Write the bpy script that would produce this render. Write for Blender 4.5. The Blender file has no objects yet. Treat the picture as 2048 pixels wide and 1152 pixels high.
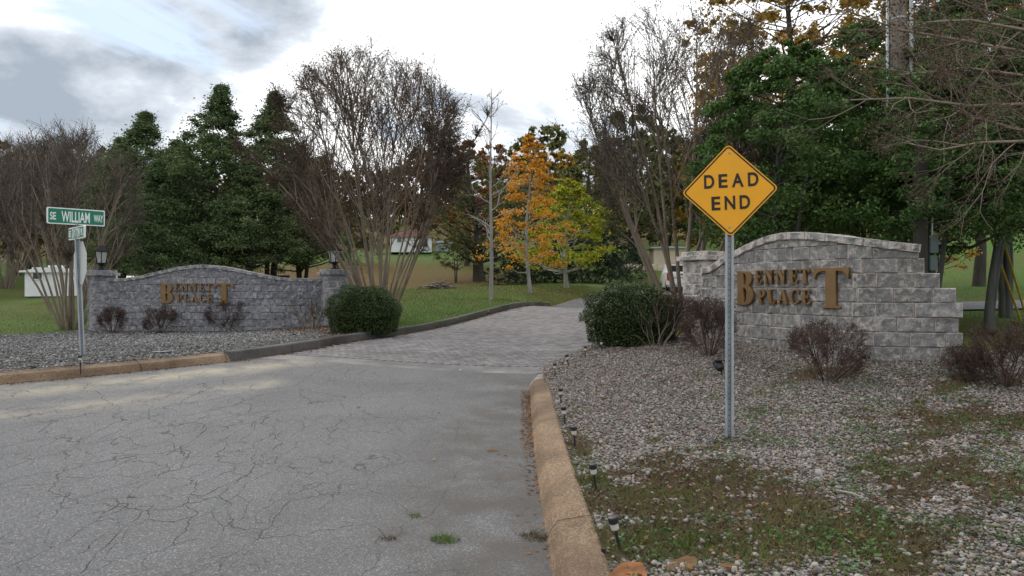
import bpy, math, random
import numpy as np
from mathutils import Vector, Matrix
from mathutils.geometry import delaunay_2d_cdt

R = math.radians
scene = bpy.context.scene
# ------------------------------------------------------------------ camera, sky, sun, exposure
CAM_H, FPX = 1.5, 1420.0
cam_d = bpy.data.cameras.new('camera')
cam_d.sensor_width = 36.0
cam_d.lens = FPX / 2048 * 36.0
cam_d.clip_start = 0.05
cam_d.clip_end = 8000
cam = bpy.data.objects.new('camera', cam_d)
cam.location = (0, 0, CAM_H)
cam.rotation_euler = (R(90), 0, 0)
scene.collection.objects.link(cam)
scene.camera = cam

SUN_EL, SUN_AZ = 42.0, -28.0          # azimuth measured from the viewing direction, towards the right
world = bpy.data.worlds.new('World')
scene.world = world
world.use_nodes = True
wn, wl = world.node_tree.nodes, world.node_tree.links
wn.clear()
def W(t, **k):
    n = wn.new(t)
    for a, b in k.items(): setattr(n, a, b)
    return n
wout = W('ShaderNodeOutputWorld'); wbg = W('ShaderNodeBackground')
wbg.inputs['Strength'].default_value = 0.1
sky = W('ShaderNodeTexSky', sky_type='NISHITA', sun_disc=False)
sky.sun_elevation = R(SUN_EL); sky.sun_rotation = R(SUN_AZ)
tc = W('ShaderNodeTexCoord'); sep = W('ShaderNodeSeparateXYZ')
wl.new(tc.outputs['Generated'], sep.inputs[0])
def wmath(op, a, b=None, clamp=False):
    n = W('ShaderNodeMath', operation=op); n.use_clamp = clamp
    for i, v in enumerate((a, b)):
        if v is None: continue
        if hasattr(v, 'links'): wl.new(v, n.inputs[i])
        else: n.inputs[i].default_value = v
    return n.outputs[0]
zz = wmath('ADD', wmath('MAXIMUM', sep.outputs['Z'], 0.0), 0.30)
comb = W('ShaderNodeCombineXYZ')
wl.new(wmath('DIVIDE', sep.outputs['X'], zz), comb.inputs[0])
wl.new(wmath('DIVIDE', sep.outputs['Y'], zz), comb.inputs[1])
SKY_OFF = (0.631, 17.444, 0.0)
wmap = W('ShaderNodeMapping'); wmap.inputs['Location'].default_value = SKY_OFF
wl.new(comb.outputs[0], wmap.inputs[0])
def wnoise(scale, detail, rough, dist=0.0):
    n = W('ShaderNodeTexNoise'); wl.new(wmap.outputs[0], n.inputs['Vector'])
    n.inputs['Scale'].default_value = scale; n.inputs['Detail'].default_value = detail
    n.inputs['Roughness'].default_value = rough; n.inputs['Distortion'].default_value = dist
    return n.outputs['Fac']
def wramp(f, stops):
    n = W('ShaderNodeValToRGB'); wl.new(f, n.inputs[0]); e = n.color_ramp.elements
    e[0].position, e[0].color = stops[0][0], stops[0][1]
    e[1].position, e[1].color = stops[-1][0], stops[-1][1]
    for p, c in stops[1:-1]:
        q = e.new(p); q.color = c
    return n.outputs[0]
def g(v, a=1.0): return (v, v, v, a)
shade = wramp(wnoise(1.25, 9, 0.58, 0.3), [(0.35, (.26, .30, .35, 1)), (0.44, (.48, .52, .57, 1)), (0.51, (.86, .88, .90, 1)), (0.59, g(1.0))])
csc = W('ShaderNodeVectorMath', operation='SCALE'); wl.new(shade, csc.inputs[0]); csc.inputs[3].default_value = 16.5
blue = W('ShaderNodeVectorMath', operation='MULTIPLY'); wl.new(sky.outputs[0], blue.inputs[0]); blue.inputs[1].default_value = (1.0, 1.1, 1.15)
gap = wramp(wnoise(1.7, 8, 0.62, 0.6), [(0.58, g(1.0)), (0.655, g(0.0))])
wmix = W('ShaderNodeMix', data_type='RGBA')
wl.new(gap, wmix.inputs[0]); wl.new(blue.outputs[0], wmix.inputs[6]); wl.new(csc.outputs[0], wmix.inputs[7])
wl.new(wmix.outputs[2], wbg.inputs['Color']); wl.new(wbg.outputs[0], wout.inputs[0])

sun_d = bpy.data.lights.new('sun', 'SUN')
sun_d.energy = 1.5; sun_d.angle = R(12); sun_d.color = (1.0, 0.95, 0.88)
sun = bpy.data.objects.new('sun', sun_d)
_az, _el = R(SUN_AZ), R(SUN_EL)
sun_dir = Vector((math.sin(_az) * math.cos(_el), math.cos(_az) * math.cos(_el), math.sin(_el)))
sun.rotation_euler = (-sun_dir).to_track_quat('-Z', 'Y').to_euler()
sun.location = sun_dir * 200
scene.collection.objects.link(sun)

vs = scene.view_settings
vs.view_transform = 'Standard'; vs.look = 'None'; vs.gamma = 1.0; vs.use_curve_mapping = False
vs.exposure = 0.0
scene.render.engine = 'CYCLES'
scene.cycles.use_denoising = True
scene.cycles.max_bounces = 6
scene.cycles.transparent_max_bounces = 8

# ------------------------------------------------------------------ helpers
COL = scene.collection
rng = np.random.default_rng(11)

def at(px, py, D):
    """world point seen at a photograph pixel, D metres ahead"""
    return Vector(((px - 1024) / FPX * D, D, CAM_H - (py - 576) / FPX * D))

def tag(o, label=None, cat=None, group=None, kind=None):
    if label: o['label'] = label
    if cat: o['category'] = cat
    if group: o['group'] = group
    if kind: o['kind'] = kind
    return o

def link(o, parent=None):
    COL.objects.link(o)
    if parent is not None: o.parent = parent
    return o

def empty(name, loc=(0, 0, 0), rz=0.0):
    o = bpy.data.objects.new(name, None)
    o.location = loc; o.rotation_euler = (0, 0, rz); o.empty_display_size = 0.2
    return link(o)

def mesh_np(name, V, F, smooth=False):
    """V (n,3), F (m,k) with one k, or a list of such arrays"""
    me = bpy.data.meshes.new(name)
    V = np.asarray(V, dtype=np.float32)
    Fs = F if isinstance(F, list) else [F]
    Fs = [np.asarray(f, dtype=np.int32) for f in Fs if len(f)]
    loops = np.concatenate([f.ravel() for f in Fs]); cnt = np.concatenate([np.full(len(f), f.shape[1], dtype=np.int32) for f in Fs])
    me.vertices.add(len(V)); me.vertices.foreach_set('co', V.ravel())
    me.loops.add(len(loops)); me.loops.foreach_set('vertex_index', loops)
    me.polygons.add(len(cnt))
    starts = np.concatenate([[0], np.cumsum(cnt)[:-1]]).astype(np.int32)
    me.polygons.foreach_set('loop_start', starts); me.polygons.foreach_set('loop_total', cnt)
    if smooth: me.polygons.foreach_set('use_smooth', np.ones(len(cnt), dtype=bool))
    me.update(calc_edges=True)
    return me

def obj_np(name, V, F, m, parent=None, smooth=False):
    me = mesh_np(name, V, F, smooth); me.materials.append(m)
    return link(bpy.data.objects.new(name, me), parent)

class MB:
    """collects boxes, tubes, lathes; build() links ONE mesh object"""
    def __init__(s): s.v = []; s.f = []
    def add(s, vs_, fs_):
        b = len(s.v); s.v += [tuple(p) for p in vs_]; s.f += [tuple(i + b for i in f) for f in fs_]; return s
    def box(s, c, d, rz=0.0, taper=1.0, M=None):
        x, y, z = d[0] / 2, d[1] / 2, d[2] / 2
        p = [(-x, -y, -z), (x, -y, -z), (x, y, -z), (-x, y, -z)] + [(a * taper, b * taper, z) for a, b in ((-x, -y), (x, -y), (x, y), (-x, y))]
        ca, sa = math.cos(rz), math.sin(rz)
        q = []
        for a, b, e in p:
            v = Vector((a * ca - b * sa, a * sa + b * ca, e))
            if M is not None: v = M @ v
            q.append((v.x + c[0], v.y + c[1], v.z + c[2]))
        return s.add(q, [(0, 3, 2, 1), (4, 5, 6, 7), (0, 1, 5, 4), (1, 2, 6, 5), (2, 3, 7, 6), (3, 0, 4, 7)])
    def tube(s, pts, rad, n=6, caps=True):
        pts = [Vector(p) for p in pts]
        if not hasattr(rad, '__len__'): rad = [rad] * len(pts)
        vs_, fs_ = [], []
        ref = None
        for i, p in enumerate(pts):
            t = (pts[min(i + 1, len(pts) - 1)] - pts[max(i - 1, 0)])
            t = t.normalized() if t.length > 1e-9 else Vector((0, 0, 1))
            if ref is None: ref = Vector((1, 0, 0)) if abs(t.x) < 0.8 else Vector((0, 1, 0))
            u = t.cross(ref).normalized(); w = t.cross(u); ref = -w if False else ref
            for k in range(n):
                a = 2 * math.pi * k / n
                vs_.append(p + (u * math.cos(a) + w * math.sin(a)) * rad[i])
        for i in range(len(pts) - 1):
            for k in range(n):
                k2 = (k + 1) % n
                fs_.append((i * n + k, i * n + k2, (i + 1) * n + k2, (i + 1) * n + k))
        if caps:
            fs_.append(tuple(range(n - 1, -1, -1))); b = (len(pts) - 1) * n; fs_.append(tuple(range(b, b + n)))
        return s.add(vs_, fs_)
    def lathe(s, prof, c=(0, 0, 0), n=12, square=False, rz=0.0):
        vs_, fs_ = [], []
        for r, z in prof:
            for k in range(n):
                a = 2 * math.pi * k / n + rz
                vs_.append((c[0] + r * math.cos(a), c[1] + r * math.sin(a), c[2] + z))
        for i in range(len(prof) - 1):
            for k in range(n):
                k2 = (k + 1) % n
                fs_.append((i * n + k, i * n + k2, (i + 1) * n + k2, (i + 1) * n + k))
        fs_.append(tuple(range(n - 1, -1, -1))); b = (len(prof) - 1) * n; fs_.append(tuple(range(b, b + n)))
        return s.add(vs_, fs_)
    def prism(s, poly, y0, y1):
        """polygon in x,z extruded along y"""
        n = len(poly)
        vs_ = [(x, y0, z) for x, z in poly] + [(x, y1, z) for x, z in poly]
        fs_ = [tuple(range(n)), tuple(range(2 * n - 1, n - 1, -1))]
        for i in range(n):
            j = (i + 1) % n; fs_.append((j, i, i + n, j + n))
        return s.add(vs_, fs_)
    def mesh(s, name, m, smooth=False):
        me = bpy.data.meshes.new(name); me.from_pydata(s.v, [], s.f); me.materials.append(m)
        if smooth:
            for p in me.polygons: p.use_smooth = True
        me.update(); return me
    def build(s, name, m, parent=None, smooth=False, bevel=0.0):
        o = link(bpy.data.objects.new(name, s.mesh(name, m, smooth)), parent)
        if bevel:
            b = o.modifiers.new('bevel', 'BEVEL'); b.width = bevel; b.segments = 2; b.limit_method = 'ANGLE'
        return o

def copy_tree(o, loc=None, rz=None, scale=None, parent=None):
    c = o.copy(); COL.objects.link(c); c.parent = parent
    for ch in [x for x in o.children]: copy_tree(ch, parent=c)
    if loc is not None: c.location = loc
    if rz is not None: c.rotation_euler = (0, 0, rz)
    if scale is not None: c.scale = scale if hasattr(scale, '__len__') else (scale,) * 3
    return c

# ------------------------------------------------------------------ materials
class NT:
    def __init__(s, name, rough=0.8, spec=0.3):
        s.m = bpy.data.materials.new(name); s.m.use_nodes = True
        s.n, s.l = s.m.node_tree.nodes, s.m.node_tree.links
        s.b = s.n['Principled BSDF']; s.out = s.n['Material Output']
        s.b.inputs['Roughness'].default_value = rough
        s.b.inputs['Specular IOR Level'].default_value = spec
        s._pos = None
    def new(s, t, **k):
        n = s.n.new(t)
        for a, b in k.items(): setattr(n, a, b)
        return n
    def put(s, sock, v):
        if hasattr(v, 'links'): s.l.new(v, sock)
        elif isinstance(v, (tuple, list)) and len(v) == 3 and sock.type == 'RGBA': sock.default_value = (*v, 1)
        else: sock.default_value = v
    def pos(s, scale=None, coord='Object'):
        t = s.new('ShaderNodeTexCoord').outputs[coord]
        if scale is None: return t
        mp = s.new('ShaderNodeMapping'); s.l.new(t, mp.inputs[0]); mp.inputs['Scale'].default_value = scale
        return mp.outputs[0]
    def noise(s, scale, detail=4, rough=0.55, vec=None, dist=0.0):
        n = s.new('ShaderNodeTexNoise'); s.l.new(vec if vec is not None else s.pos(), n.inputs['Vector'])
        n.inputs['Scale'].default_value = scale; n.inputs['Detail'].default_value = detail
        n.inputs['Roughness'].default_value = rough; n.inputs['Distortion'].default_value = dist
        return n.outputs['Fac']
    def voronoi(s, scale, feature='F1', vec=None, out='Distance', rnd=1.0):
        n = s.new('ShaderNodeTexVoronoi', feature=feature); s.l.new(vec if vec is not None else s.pos(), n.inputs['Vector'])
        n.inputs['Scale'].default_value = scale; n.inputs['Randomness'].default_value = rnd
        return n.outputs[out]
    def ramp(s, f, stops, interp='LINEAR'):
        n = s.new('ShaderNodeValToRGB'); s.put(n.inputs[0], f); e = n.color_ramp.elements
        n.color_ramp.interpolation = interp
        def c4(c): return (c, c, c, 1) if not hasattr(c, '__len__') else (*c, 1)
        e[0].position, e[0].color = stops[0][0], c4(stops[0][1])
        e[1].position, e[1].color = stops[-1][0], c4(stops[-1][1])
        for p, c in stops[1:-1]:
            q = e.new(p); q.color = c4(c)
        return n.outputs[0]
    def mix(s, f, a, b, mode='MIX'):
        n = s.new('ShaderNodeMix', data_type='RGBA', blend_type=mode)
        s.put(n.inputs[0], f); s.put(n.inputs[6], a); s.put(n.inputs[7], b); return n.outputs[2]
    def math(s, op, a, b=0.0, clamp=False):
        n = s.new('ShaderNodeMath', operation=op); n.use_clamp = clamp
        s.put(n.inputs[0], a); s.put(n.inputs[1], b); return n.outputs[0]
    def attr(s, name):
        return s.new('ShaderNodeAttribute', attribute_name=name).outputs['Fac']
    def warp(s, vec, scale, amt):
        n = s.new('ShaderNodeTexNoise'); s.l.new(vec, n.inputs['Vector']); n.inputs['Scale'].default_value = scale; n.inputs['Detail'].default_value = 4
        a = s.new('ShaderNodeVectorMath', operation='SUBTRACT'); s.l.new(n.outputs['Color'], a.inputs[0]); a.inputs[1].default_value = (.5, .5, .5)
        b = s.new('ShaderNodeVectorMath', operation='SCALE'); s.l.new(a.outputs[0], b.inputs[0]); b.inputs[3].default_value = amt
        c = s.new('ShaderNodeVectorMath', operation='ADD'); s.l.new(vec, c.inputs[0]); s.l.new(b.outputs[0], c.inputs[1]); return c.outputs[0]
    def col(s, v): s.put(s.b.inputs['Base Color'], v); return s
    def bump(s, h, strength=0.5, dist=0.01):
        n = s.new('ShaderNodeBump'); n.inputs['Strength'].default_value = strength; n.inputs['Distance'].default_value = dist
        s.put(n.inputs['Height'], h); s.l.new(n.outputs[0], s.b.inputs['Normal']); return s
    def rand(s): return s.new('ShaderNodeNewGeometry').outputs['Random Per Island']
    def orand(s): return s.new('ShaderNodeObjectInfo').outputs['Random']

def mat_plain(name, c, rough=0.6, spec=0.4, metal=0.0, var=0.12, scale=6.0, bump=0.0):
    t = NT(name, rough, spec)
    f = t.noise(scale, 5)
    a = tuple(x * (1 - var) for x in c); b = tuple(min(1, x * (1 + var)) for x in c)
    t.col(t.ramp(f, [(0.3, a), (0.7, b)])); t.b.inputs['Metallic'].default_value = metal
    if bump: t.bump(t.noise(scale * 12, 3), bump, 0.004)
    return t.m

def mat_leaf(name, cols, rough=0.5, spec=0.35, trans=0.25, objvar=0.0):
    t = NT(name, rough, spec)
    n = len(cols)
    c = t.ramp(t.rand(), [(i / (n - 1), cc) for i, cc in enumerate(cols)])
    big = t.noise(0.9, 3)
    c = t.mix(1.0, c, t.ramp(big, [(0.3, 0.72), (0.7, 1.2)]), 'MULTIPLY')
    if objvar:
        c = t.mix(1.0, c, t.ramp(t.orand(), [(0, (1 - objvar, 1 - objvar * .5, 1 - objvar)), (1, (1 + objvar, 1 + objvar * .4, 1.0))]), 'MULTIPLY')
    t.col(c)
    if trans:
        tr = t.new('ShaderNodeBsdfTranslucent'); t.put(tr.inputs[0], c)
        ms = t.new('ShaderNodeMixShader'); ms.inputs[0].default_value = trans
        t.l.new(t.b.outputs[0], ms.inputs[1]); t.l.new(tr.outputs[0], ms.inputs[2]); t.l.new(ms.outputs[0], t.out.inputs[0])
    return t.m

def mat_bark(name, a, b, scale=9.0):
    t = NT(name, 0.9, 0.15)
    f = t.noise(scale, 6, 0.6, t.pos((1, 1, 0.22)))
    t.col(t.mix(t.ramp(t.noise(2.2, 3), [(0.35, 0), (0.7, 1)]), t.ramp(f, [(0.3, a), (0.7, b)]), tuple(x * 0.7 for x in b)))
    t.bump(f, 0.6, 0.02)
    return t.m

def make_asphalt():
    t = NT('asphalt', 0.82, 0.25)
    p = t.pos()
    fine = t.noise(140, 3, 0.7, p)
    sp = t.voronoi(125, 'F1', p, 'Color')
    spk = t.ramp(t.new('ShaderNodeSeparateColor').outputs[0], [(0, 0), (1, 1)])
    sc = t.new('ShaderNodeSeparateColor'); t.l.new(sp, sc.inputs[0])
    base = t.ramp(fine, [(0.30, (.07, .07, .072)), (0.5, (.135, .135, .138)), (0.70, (.225, .225, .228))])
    base = t.mix(t.ramp(sc.outputs[0], [(0.80, 0), (0.90, .55)]), base, (.36, .36, .36))
    base = t.mix(t.ramp(sc.outputs[1], [(0.75, 0), (0.9, .6)]), base, (.07, .07, .072))
    big = t.noise(0.45, 5, 0.6, p, 0.4)
    base = t.mix(1.0, base, t.ramp(big, [(0.3, 0.80), (0.7, 1.12)]), 'MULTIPLY')
    # sand washed along the kerb, damp dirt in the right gutter: stains painted on the vertices
    sandn = t.math('MULTIPLY', t.attr('sand'), t.ramp(t.noise(1.1, 7, 0.72, t.pos((1, 1, 1))), [(0.36, 0), (0.56, 1)]))
    base = t.mix(t.math('MULTIPLY', sandn, 0.7), base, t.ramp(fine, [(0.3, (.36, .31, .22)), (0.7, (.52, .46, .35))]))
    dirtn = t.math('MULTIPLY', t.attr('dirt'), t.ramp(t.noise(1.9, 6, 0.6, p), [(0.30, 0), (0.58, 1)]))
    base = t.mix(t.math('MULTIPLY', dirtn, 0.8), base, (.085, .075, .066))
    # cracks
    w1 = t.warp(t.pos((0.75, 0.42, 1)), 1.6, 0.55)
    mp = t.new('ShaderNodeMapping'); t.l.new(w1, mp.inputs[0]); mp.inputs['Rotation'].default_value = (0, 0, R(28))
    w1 = mp.outputs[0]
    w1 = t.warp(w1, 7.0, 0.10)
    e1 = t.voronoi(2.1, 'DISTANCE_TO_EDGE', w1)
    e2 = t.voronoi(5.4, 'DISTANCE_TO_EDGE', w1)
    cm = t.ramp(t.noise(0.33, 4, 0.6, p), [(0.34, 0), (0.48, 1)])
    cm2 = t.ramp(t.noise(0.5, 4, 0.6, t.pos((1, 1, 1))), [(0.42, 0), (0.56, 1)])
    cz = t.attr('crack')
    k1 = t.math('MULTIPLY', t.math('MULTIPLY', t.ramp(e1, [(0.002, 1), (0.007, 0)]), cm), cz)
    k2 = t.math('MULTIPLY', t.math('MULTIPLY', t.ramp(e2, [(0.003, 1), (0.012, 0)]), cm2), cz)
    brk = t.ramp(t.noise(2.6, 3, 0.6, p), [(0.36, 0), (0.50, 1)])
    k = t.math('MULTIPLY', t.math('MAXIMUM', k1, k2), t.math('MAXIMUM', brk, 0.3))
    base = t.mix(t.math('MULTIPLY', k, 0.88), base, (.025, .024, .022))
    t.col(base)
    h = t.math('SUBTRACT', t.math('ADD', fine, t.math('MULTIPLY', sc.outputs[0], 0.6)), t.math('MULTIPLY', k, 3.0))
    t.bump(h, 0.75, 0.006)
    return t.m

def make_lawn():
    t = NT('lawn_soil', 0.95, 0.1)
    p = t.pos()
    c = t.ramp(t.noise(0.16, 5, 0.6, p), [(0.30, (.088, .098, .032)), (0.5, (.072, .118, .028)), (0.68, (.058, .138, .024))])
    c = t.mix(t.ramp(t.noise(1.1, 5, 0.65, p), [(0.48, 0), (0.76, .6)]), c, (.10, .085, .035))
    c = t.mix(1.0, c, t.ramp(t.noise(16, 4, 0.7, p), [(0.25, .55), (0.75, 1.45)]), 'MULTIPLY')
    c = t.mix(t.math('MULTIPLY', t.attr('leafy'), t.ramp(t.noise(3.5, 5, 0.7, p), [(0.3, 0), (0.55, 1)])), c, t.ramp(t.noise(24, 3, 0.7, p), [(0.3, (.055, .028, .014)), (0.7, (.17, .085, .035))]))
    t.col(c); t.bump(t.noise(22, 4, 0.7, p), 0.8, 0.03)
    return t.m

def make_bed():
    t = NT('bed_soil', 0.95, 0.1)
    p = t.pos()
    v = t.voronoi(34, 'F1', p, 'Color'); sc = t.new('ShaderNodeSeparateColor'); t.l.new(v, sc.inputs[0])
    st = t.ramp(sc.outputs[0], [(0, (.10, .09, .08)), (0.45, (.22, .205, .19)), (0.8, (.34, .32, .30)), (1, (.24, .17, .12))])
    d = t.voronoi(34, 'F1', p, 'Distance')
    st = t.mix(t.ramp(d, [(0.35, 0), (0.6, 1)]), st, (.045, .036, .028))
    soil = t.ramp(t.noise(40, 4, 0.7, p), [(0.3, (.042, .031, .02)), (0.7, (.11, .082, .052))])
    moss = t.ramp(t.noise(60, 3, 0.7, p), [(0.3, (.03, .036, .012)), (0.7, (.085, .095, .03))])
    soil = t.mix(t.ramp(t.noise(2.6, 5, 0.65, p), [(0.56, 0), (0.68, 1)]), soil, moss)
    t.col(t.mix(t.attr('soil'), st, soil))
    t.bump(t.math('SUBTRACT', t.noise(60, 3, .7, p), d), 0.8, 0.02)
    return t.m

def make_block(name, dark, light, stain, edge):
    """split-face concrete block: grey face, paler bloom in patches and along the joints"""
    t = NT(name, 0.92, 0.15)
    p = t.pos(coord='Object')
    off = t.new('ShaderNodeVectorMath', operation='ADD'); t.l.new(p, off.inputs[0])
    cb = t.new('ShaderNodeCombineXYZ'); r = t.orand()
    for i, k in enumerate((37.0, 91.0, 53.0)): t.l.new(t.math('MULTIPLY', r, k), cb.inputs[i])
    t.l.new(cb.outputs[0], off.inputs[1]); q = off.outputs[0]
    f = t.noise(13, 8, 0.75, q)
    c = t.ramp(f, [(0.36, dark), (0.62, light)])
    c = t.mix(1.0, c, t.ramp(r, [(0, .80), (1, 1.16)]), 'MULTIPLY')
    bl = t.math('ADD', t.noise(10, 7, 0.72, q), t.math('MULTIPLY', t.attr('edge'), edge))
    c = t.mix(t.ramp(bl, [(0.50, 0), (0.64, .95)]), c, stain)
    c = t.mix(1.0, c, t.ramp(t.noise(70, 3, .7, q), [(0.3, .78), (0.7, 1.18)]), 'MULTIPLY')
    t.col(c)
    t.bump(t.math('ADD', t.noise(22, 6, 0.7, q), t.math('MULTIPLY', t.noise(75, 3, .7, q), .4)), 1.0, 0.035)
    return t.m

def make_kerb(name, a, b, speck):
    t = NT(name, 0.9, 0.2)
    p = t.pos()
    c = t.ramp(t.noise(3.0, 6, 0.65, p), [(0.32, a), (0.66, b)])
    v = t.voronoi(130, 'F1', p, 'Color'); sc = t.new('ShaderNodeSeparateColor'); t.l.new(v, sc.inputs[0])
    c = t.mix(t.ramp(sc.outputs[0], [(0.72, 0), (0.9, .8)]), c, speck)
    c = t.mix(t.ramp(sc.outputs[1], [(0.78, 0), (0.92, .6)]), c, tuple(x * .45 for x in a))
    c = t.mix(t.ramp(t.noise(0.8, 5, .6, p), [(0.44, 0), (0.62, .75)]), c, tuple(x * .6 for x in a))
    t.col(c); t.bump(t.noise(110, 3, .7, p), 0.6, 0.006)
    return t.m

def make_paver():
    t = NT('paver', 0.85, 0.2)
    p = t.pos()
    c = t.ramp(t.orand(), [(0, (.19, .182, .182)), (0.5, (.24, .228, .225)), (1, (.29, .272, .265))])
    rnd = t.rand()
    c = t.mix(1.0, c, t.ramp(rnd, [(0, .68), (1, 1.12)]), 'MULTIPLY')
    c = t.mix(1.0, c, t.ramp(t.noise(1.0, 5, .6, p), [(0.3, .85), (0.7, 1.12)]), 'MULTIPLY')
    c = t.mix(1.0, c, t.ramp(t.noise(90, 3, .7, p), [(0.3, .8), (0.7, 1.15)]), 'MULTIPLY')
    t.col(c); t.bump(t.noise(120, 3, .7, p), 0.4, 0.004)
    return t.m

def make_stone(name, stops):
    t = NT(name, 0.85, 0.25)
    c = t.ramp(t.rand(), stops)
    c = t.mix(1.0, c, t.ramp(t.noise(60, 3, .6), [(0.3, .75), (0.7, 1.2)]), 'MULTIPLY')
    t.col(c); return t.m

def make_galv(name='galvanised_steel', c=(.36, .39, .41)):
    t = NT(name, 0.5, 0.5)
    f = t.noise(14, 5, .6, t.pos((1, 1, .25)))
    t.col(t.ramp(f, [(0.3, tuple(x * .72 for x in c)), (0.7, tuple(min(1, x * 1.2) for x in c))]))
    t.b.inputs['Metallic'].default_value = 0.45
    t.put(t.b.inputs['Roughness'], t.ramp(f, [(0.3, .42), (0.7, .62)]))
    return t.m

M = {}
M['asphalt'] = make_asphalt(); M['lawn'] = make_lawn(); M['bed'] = make_bed()
M['concrete'] = make_kerb('apron_concrete', (.19, .18, .172), (.27, .255, .245), (.36, .34, .33))
M['kerb_tan'] = make_kerb('kerb_exposed_aggregate', (.15, .10, .064), (.26, .172, .105), (.40, .33, .25))
M['kerb_grey'] = make_kerb('kerb_grey_concrete', (.085, .08, .076), (.14, .13, .125), (.20, .19, .18))
M['kerb_pale'] = make_kerb('kerb_pale_concrete', (.27, .245, .22), (.38, .35, .32), (.46, .44, .42))
M['paver'] = make_paver(); M['paver_sand'] = mat_plain('paver_joint_sand', (.05, .046, .042), .95, .1, scale=8)
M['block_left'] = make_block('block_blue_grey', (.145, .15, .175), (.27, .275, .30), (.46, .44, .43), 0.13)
M['block_right'] = make_block('block_pale_grey', (.18, .18, .182), (.35, .34, .33), (.63, .57, .525), 0.22)
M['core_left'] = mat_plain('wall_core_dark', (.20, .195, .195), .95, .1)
M['core_right'] = mat_plain('wall_core_pale', (.30, .26, .235), .95, .1)
M['bronze'] = mat_plain('bronze_painted_letter', (.195, .115, .048), .45, .4, .35, .12, 9)
M['galv'] = make_galv()
M['sign_yellow'] = mat_plain('yellow_sign_sheeting', (.80, .36, .004), .42, .4, 0, .05, 3)
M['sign_black'] = mat_plain('black_sign_ink', (.022, .018, .014), .5, .3)
M['sign_white'] = mat_plain('white_sign_ink', (.72, .76, .74), .5, .3, 0, .05)
M['sign_green'] = mat_plain('green_sign_sheeting', (.006, .17, .10), .45, .4, 0, .08, 3)
M['sign_back'] = mat_plain('bare_aluminium_sign_back', (.50, .52, .52), .5, .5, .3, .08, 3)
M['black_plastic'] = mat_plain('black_plastic', (.018, .018, .02), .45, .4)
M['iron'] = mat_plain('black_cast_iron', (.014, .015, .018), .55, .4, .2)
M['wood_pole'] = mat_bark('weathered_pole_wood', (.09, .065, .05), (.23, .20, .18), 7)
M['bark_myrtle'] = mat_bark('smooth_tan_bark', (.15, .115, .088), (.33, .27, .215), 6)
M['bark_dark'] = mat_bark('dark_bark', (.03, .026, .022), (.085, .075, .062), 8)
M['bark_pale'] = mat_bark('pale_grey_bark', (.22, .20, .18), (.42, .40, .37), 6)
M['bark_lichen'] = mat_bark('lichen_bark', (.035, .034, .03), (.12, .122, .108), 8)
M['twig_grey'] = mat_leaf('grey_twig', [(.075, .062, .052), (.13, .108, .09), (.18, .155, .13)], .9, .1, 0)
M['twig_red'] = mat_leaf('reddish_twig', [(.075, .056, .047), (.13, .097, .077), (.18, .14, .11)], .9, .1, 0)
M['twig_purple'] = mat_leaf('purple_twig', [(.045, .03, .027), (.09, .062, .054), (.14, .10, .085)], .9, .1, 0)
M['leaf_purple'] = mat_leaf('purple_barberry_leaf', [(.035, .018, .014), (.065, .034, .025), (.10, .06, .042)], .6, .25, .15)
M['pod'] = mat_leaf('dry_seed_pod', [(.045, .035, .026), (.09, .066, .046), (.14, .095, .06)], .9, .1, .1)
M['leaf_ever'] = mat_leaf('dark_evergreen_leaf', [(.055, .09, .045), (.10, .15, .07), (.165, .22, .10)], .75, .12, .2, .18)
M['leaf_holly'] = mat_leaf('holly_leaf', [(.04, .085, .024), (.08, .15, .042), (.135, .225, .068)], .55, .25, .25, .15)
M['leaf_box'] = mat_leaf('boxwood_leaf', [(.018, .035, .008), (.04, .066, .014), (.075, .11, .025)], .45, .4, .15)
M['leaf_orange'] = mat_leaf('orange_leaf', [(.48, .19, .02), (.66, .32, .032), (.72, .42, .06), (.58, .25, .026)], .6, .2, .4)
M['leaf_mixed'] = mat_leaf('green_yellow_leaf', [(.11, .20, .022), (.24, .33, .03), (.40, .40, .035), (.60, .44, .045)], .6, .2, .4)
M['leaf_olive'] = mat_leaf('olive_leaf', [(.055, .075, .026), (.115, .13, .045), (.185, .18, .07)], .6, .2, .3, .15)
M['leaf_rust'] = mat_leaf('rust_leaf', [(.11, .05, .026), (.20, .095, .042), (.28, .15, .06)], .7, .15, .3, .2)
M['leaf_gold'] = mat_leaf('golden_brown_leaf', [(.22, .115, .024), (.42, .22, .035), (.46, .30, .06), (.15, .15, .035)], .6, .2, .35, .12)
M['leaf_pine'] = mat_leaf('far_pine_needle', [(.028, .045, .026), (.05, .072, .038), (.08, .10, .052)], .6, .2, .1, .15)
M['leaf_juniper'] = mat_leaf('juniper_spray', [(.014, .026, .014), (.028, .045, .022), (.05, .07, .035)], .6, .2, .1, .2)
M['blade'] = mat_leaf('grass_blade', [(.05, .125, .016), (.082, .168, .025), (.12, .165, .038), (.16, .15, .06)], .7, .15, .3)
M['weed'] = mat_leaf('clover_leaf', [(.035, .085, .02), (.06, .13, .03), (.09, .16, .045)], .6, .2, .3)
M['thatch'] = mat_leaf('dry_moss_thatch', [(.05, .034, .018), (.095, .066, .034), (.15, .11, .06), (.085, .085, .03)], .9, .1, .15)
M['fallen'] = mat_leaf('fallen_leaf', [(.09, .035, .016), (.17, .08, .035), (.26, .14, .06), (.13, .07, .04)], .8, .15, .2)
M['fallen_gold'] = mat_leaf('fallen_golden_leaf', [(.22, .11, .03), (.36, .20, .05), (.30, .22, .09)], .8, .15, .2)
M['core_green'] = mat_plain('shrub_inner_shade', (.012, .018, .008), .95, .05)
M['white_paint'] = mat_plain('white_painted_board', (.74, .75, .76), .6, .3, 0, .08, 2)
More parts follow.
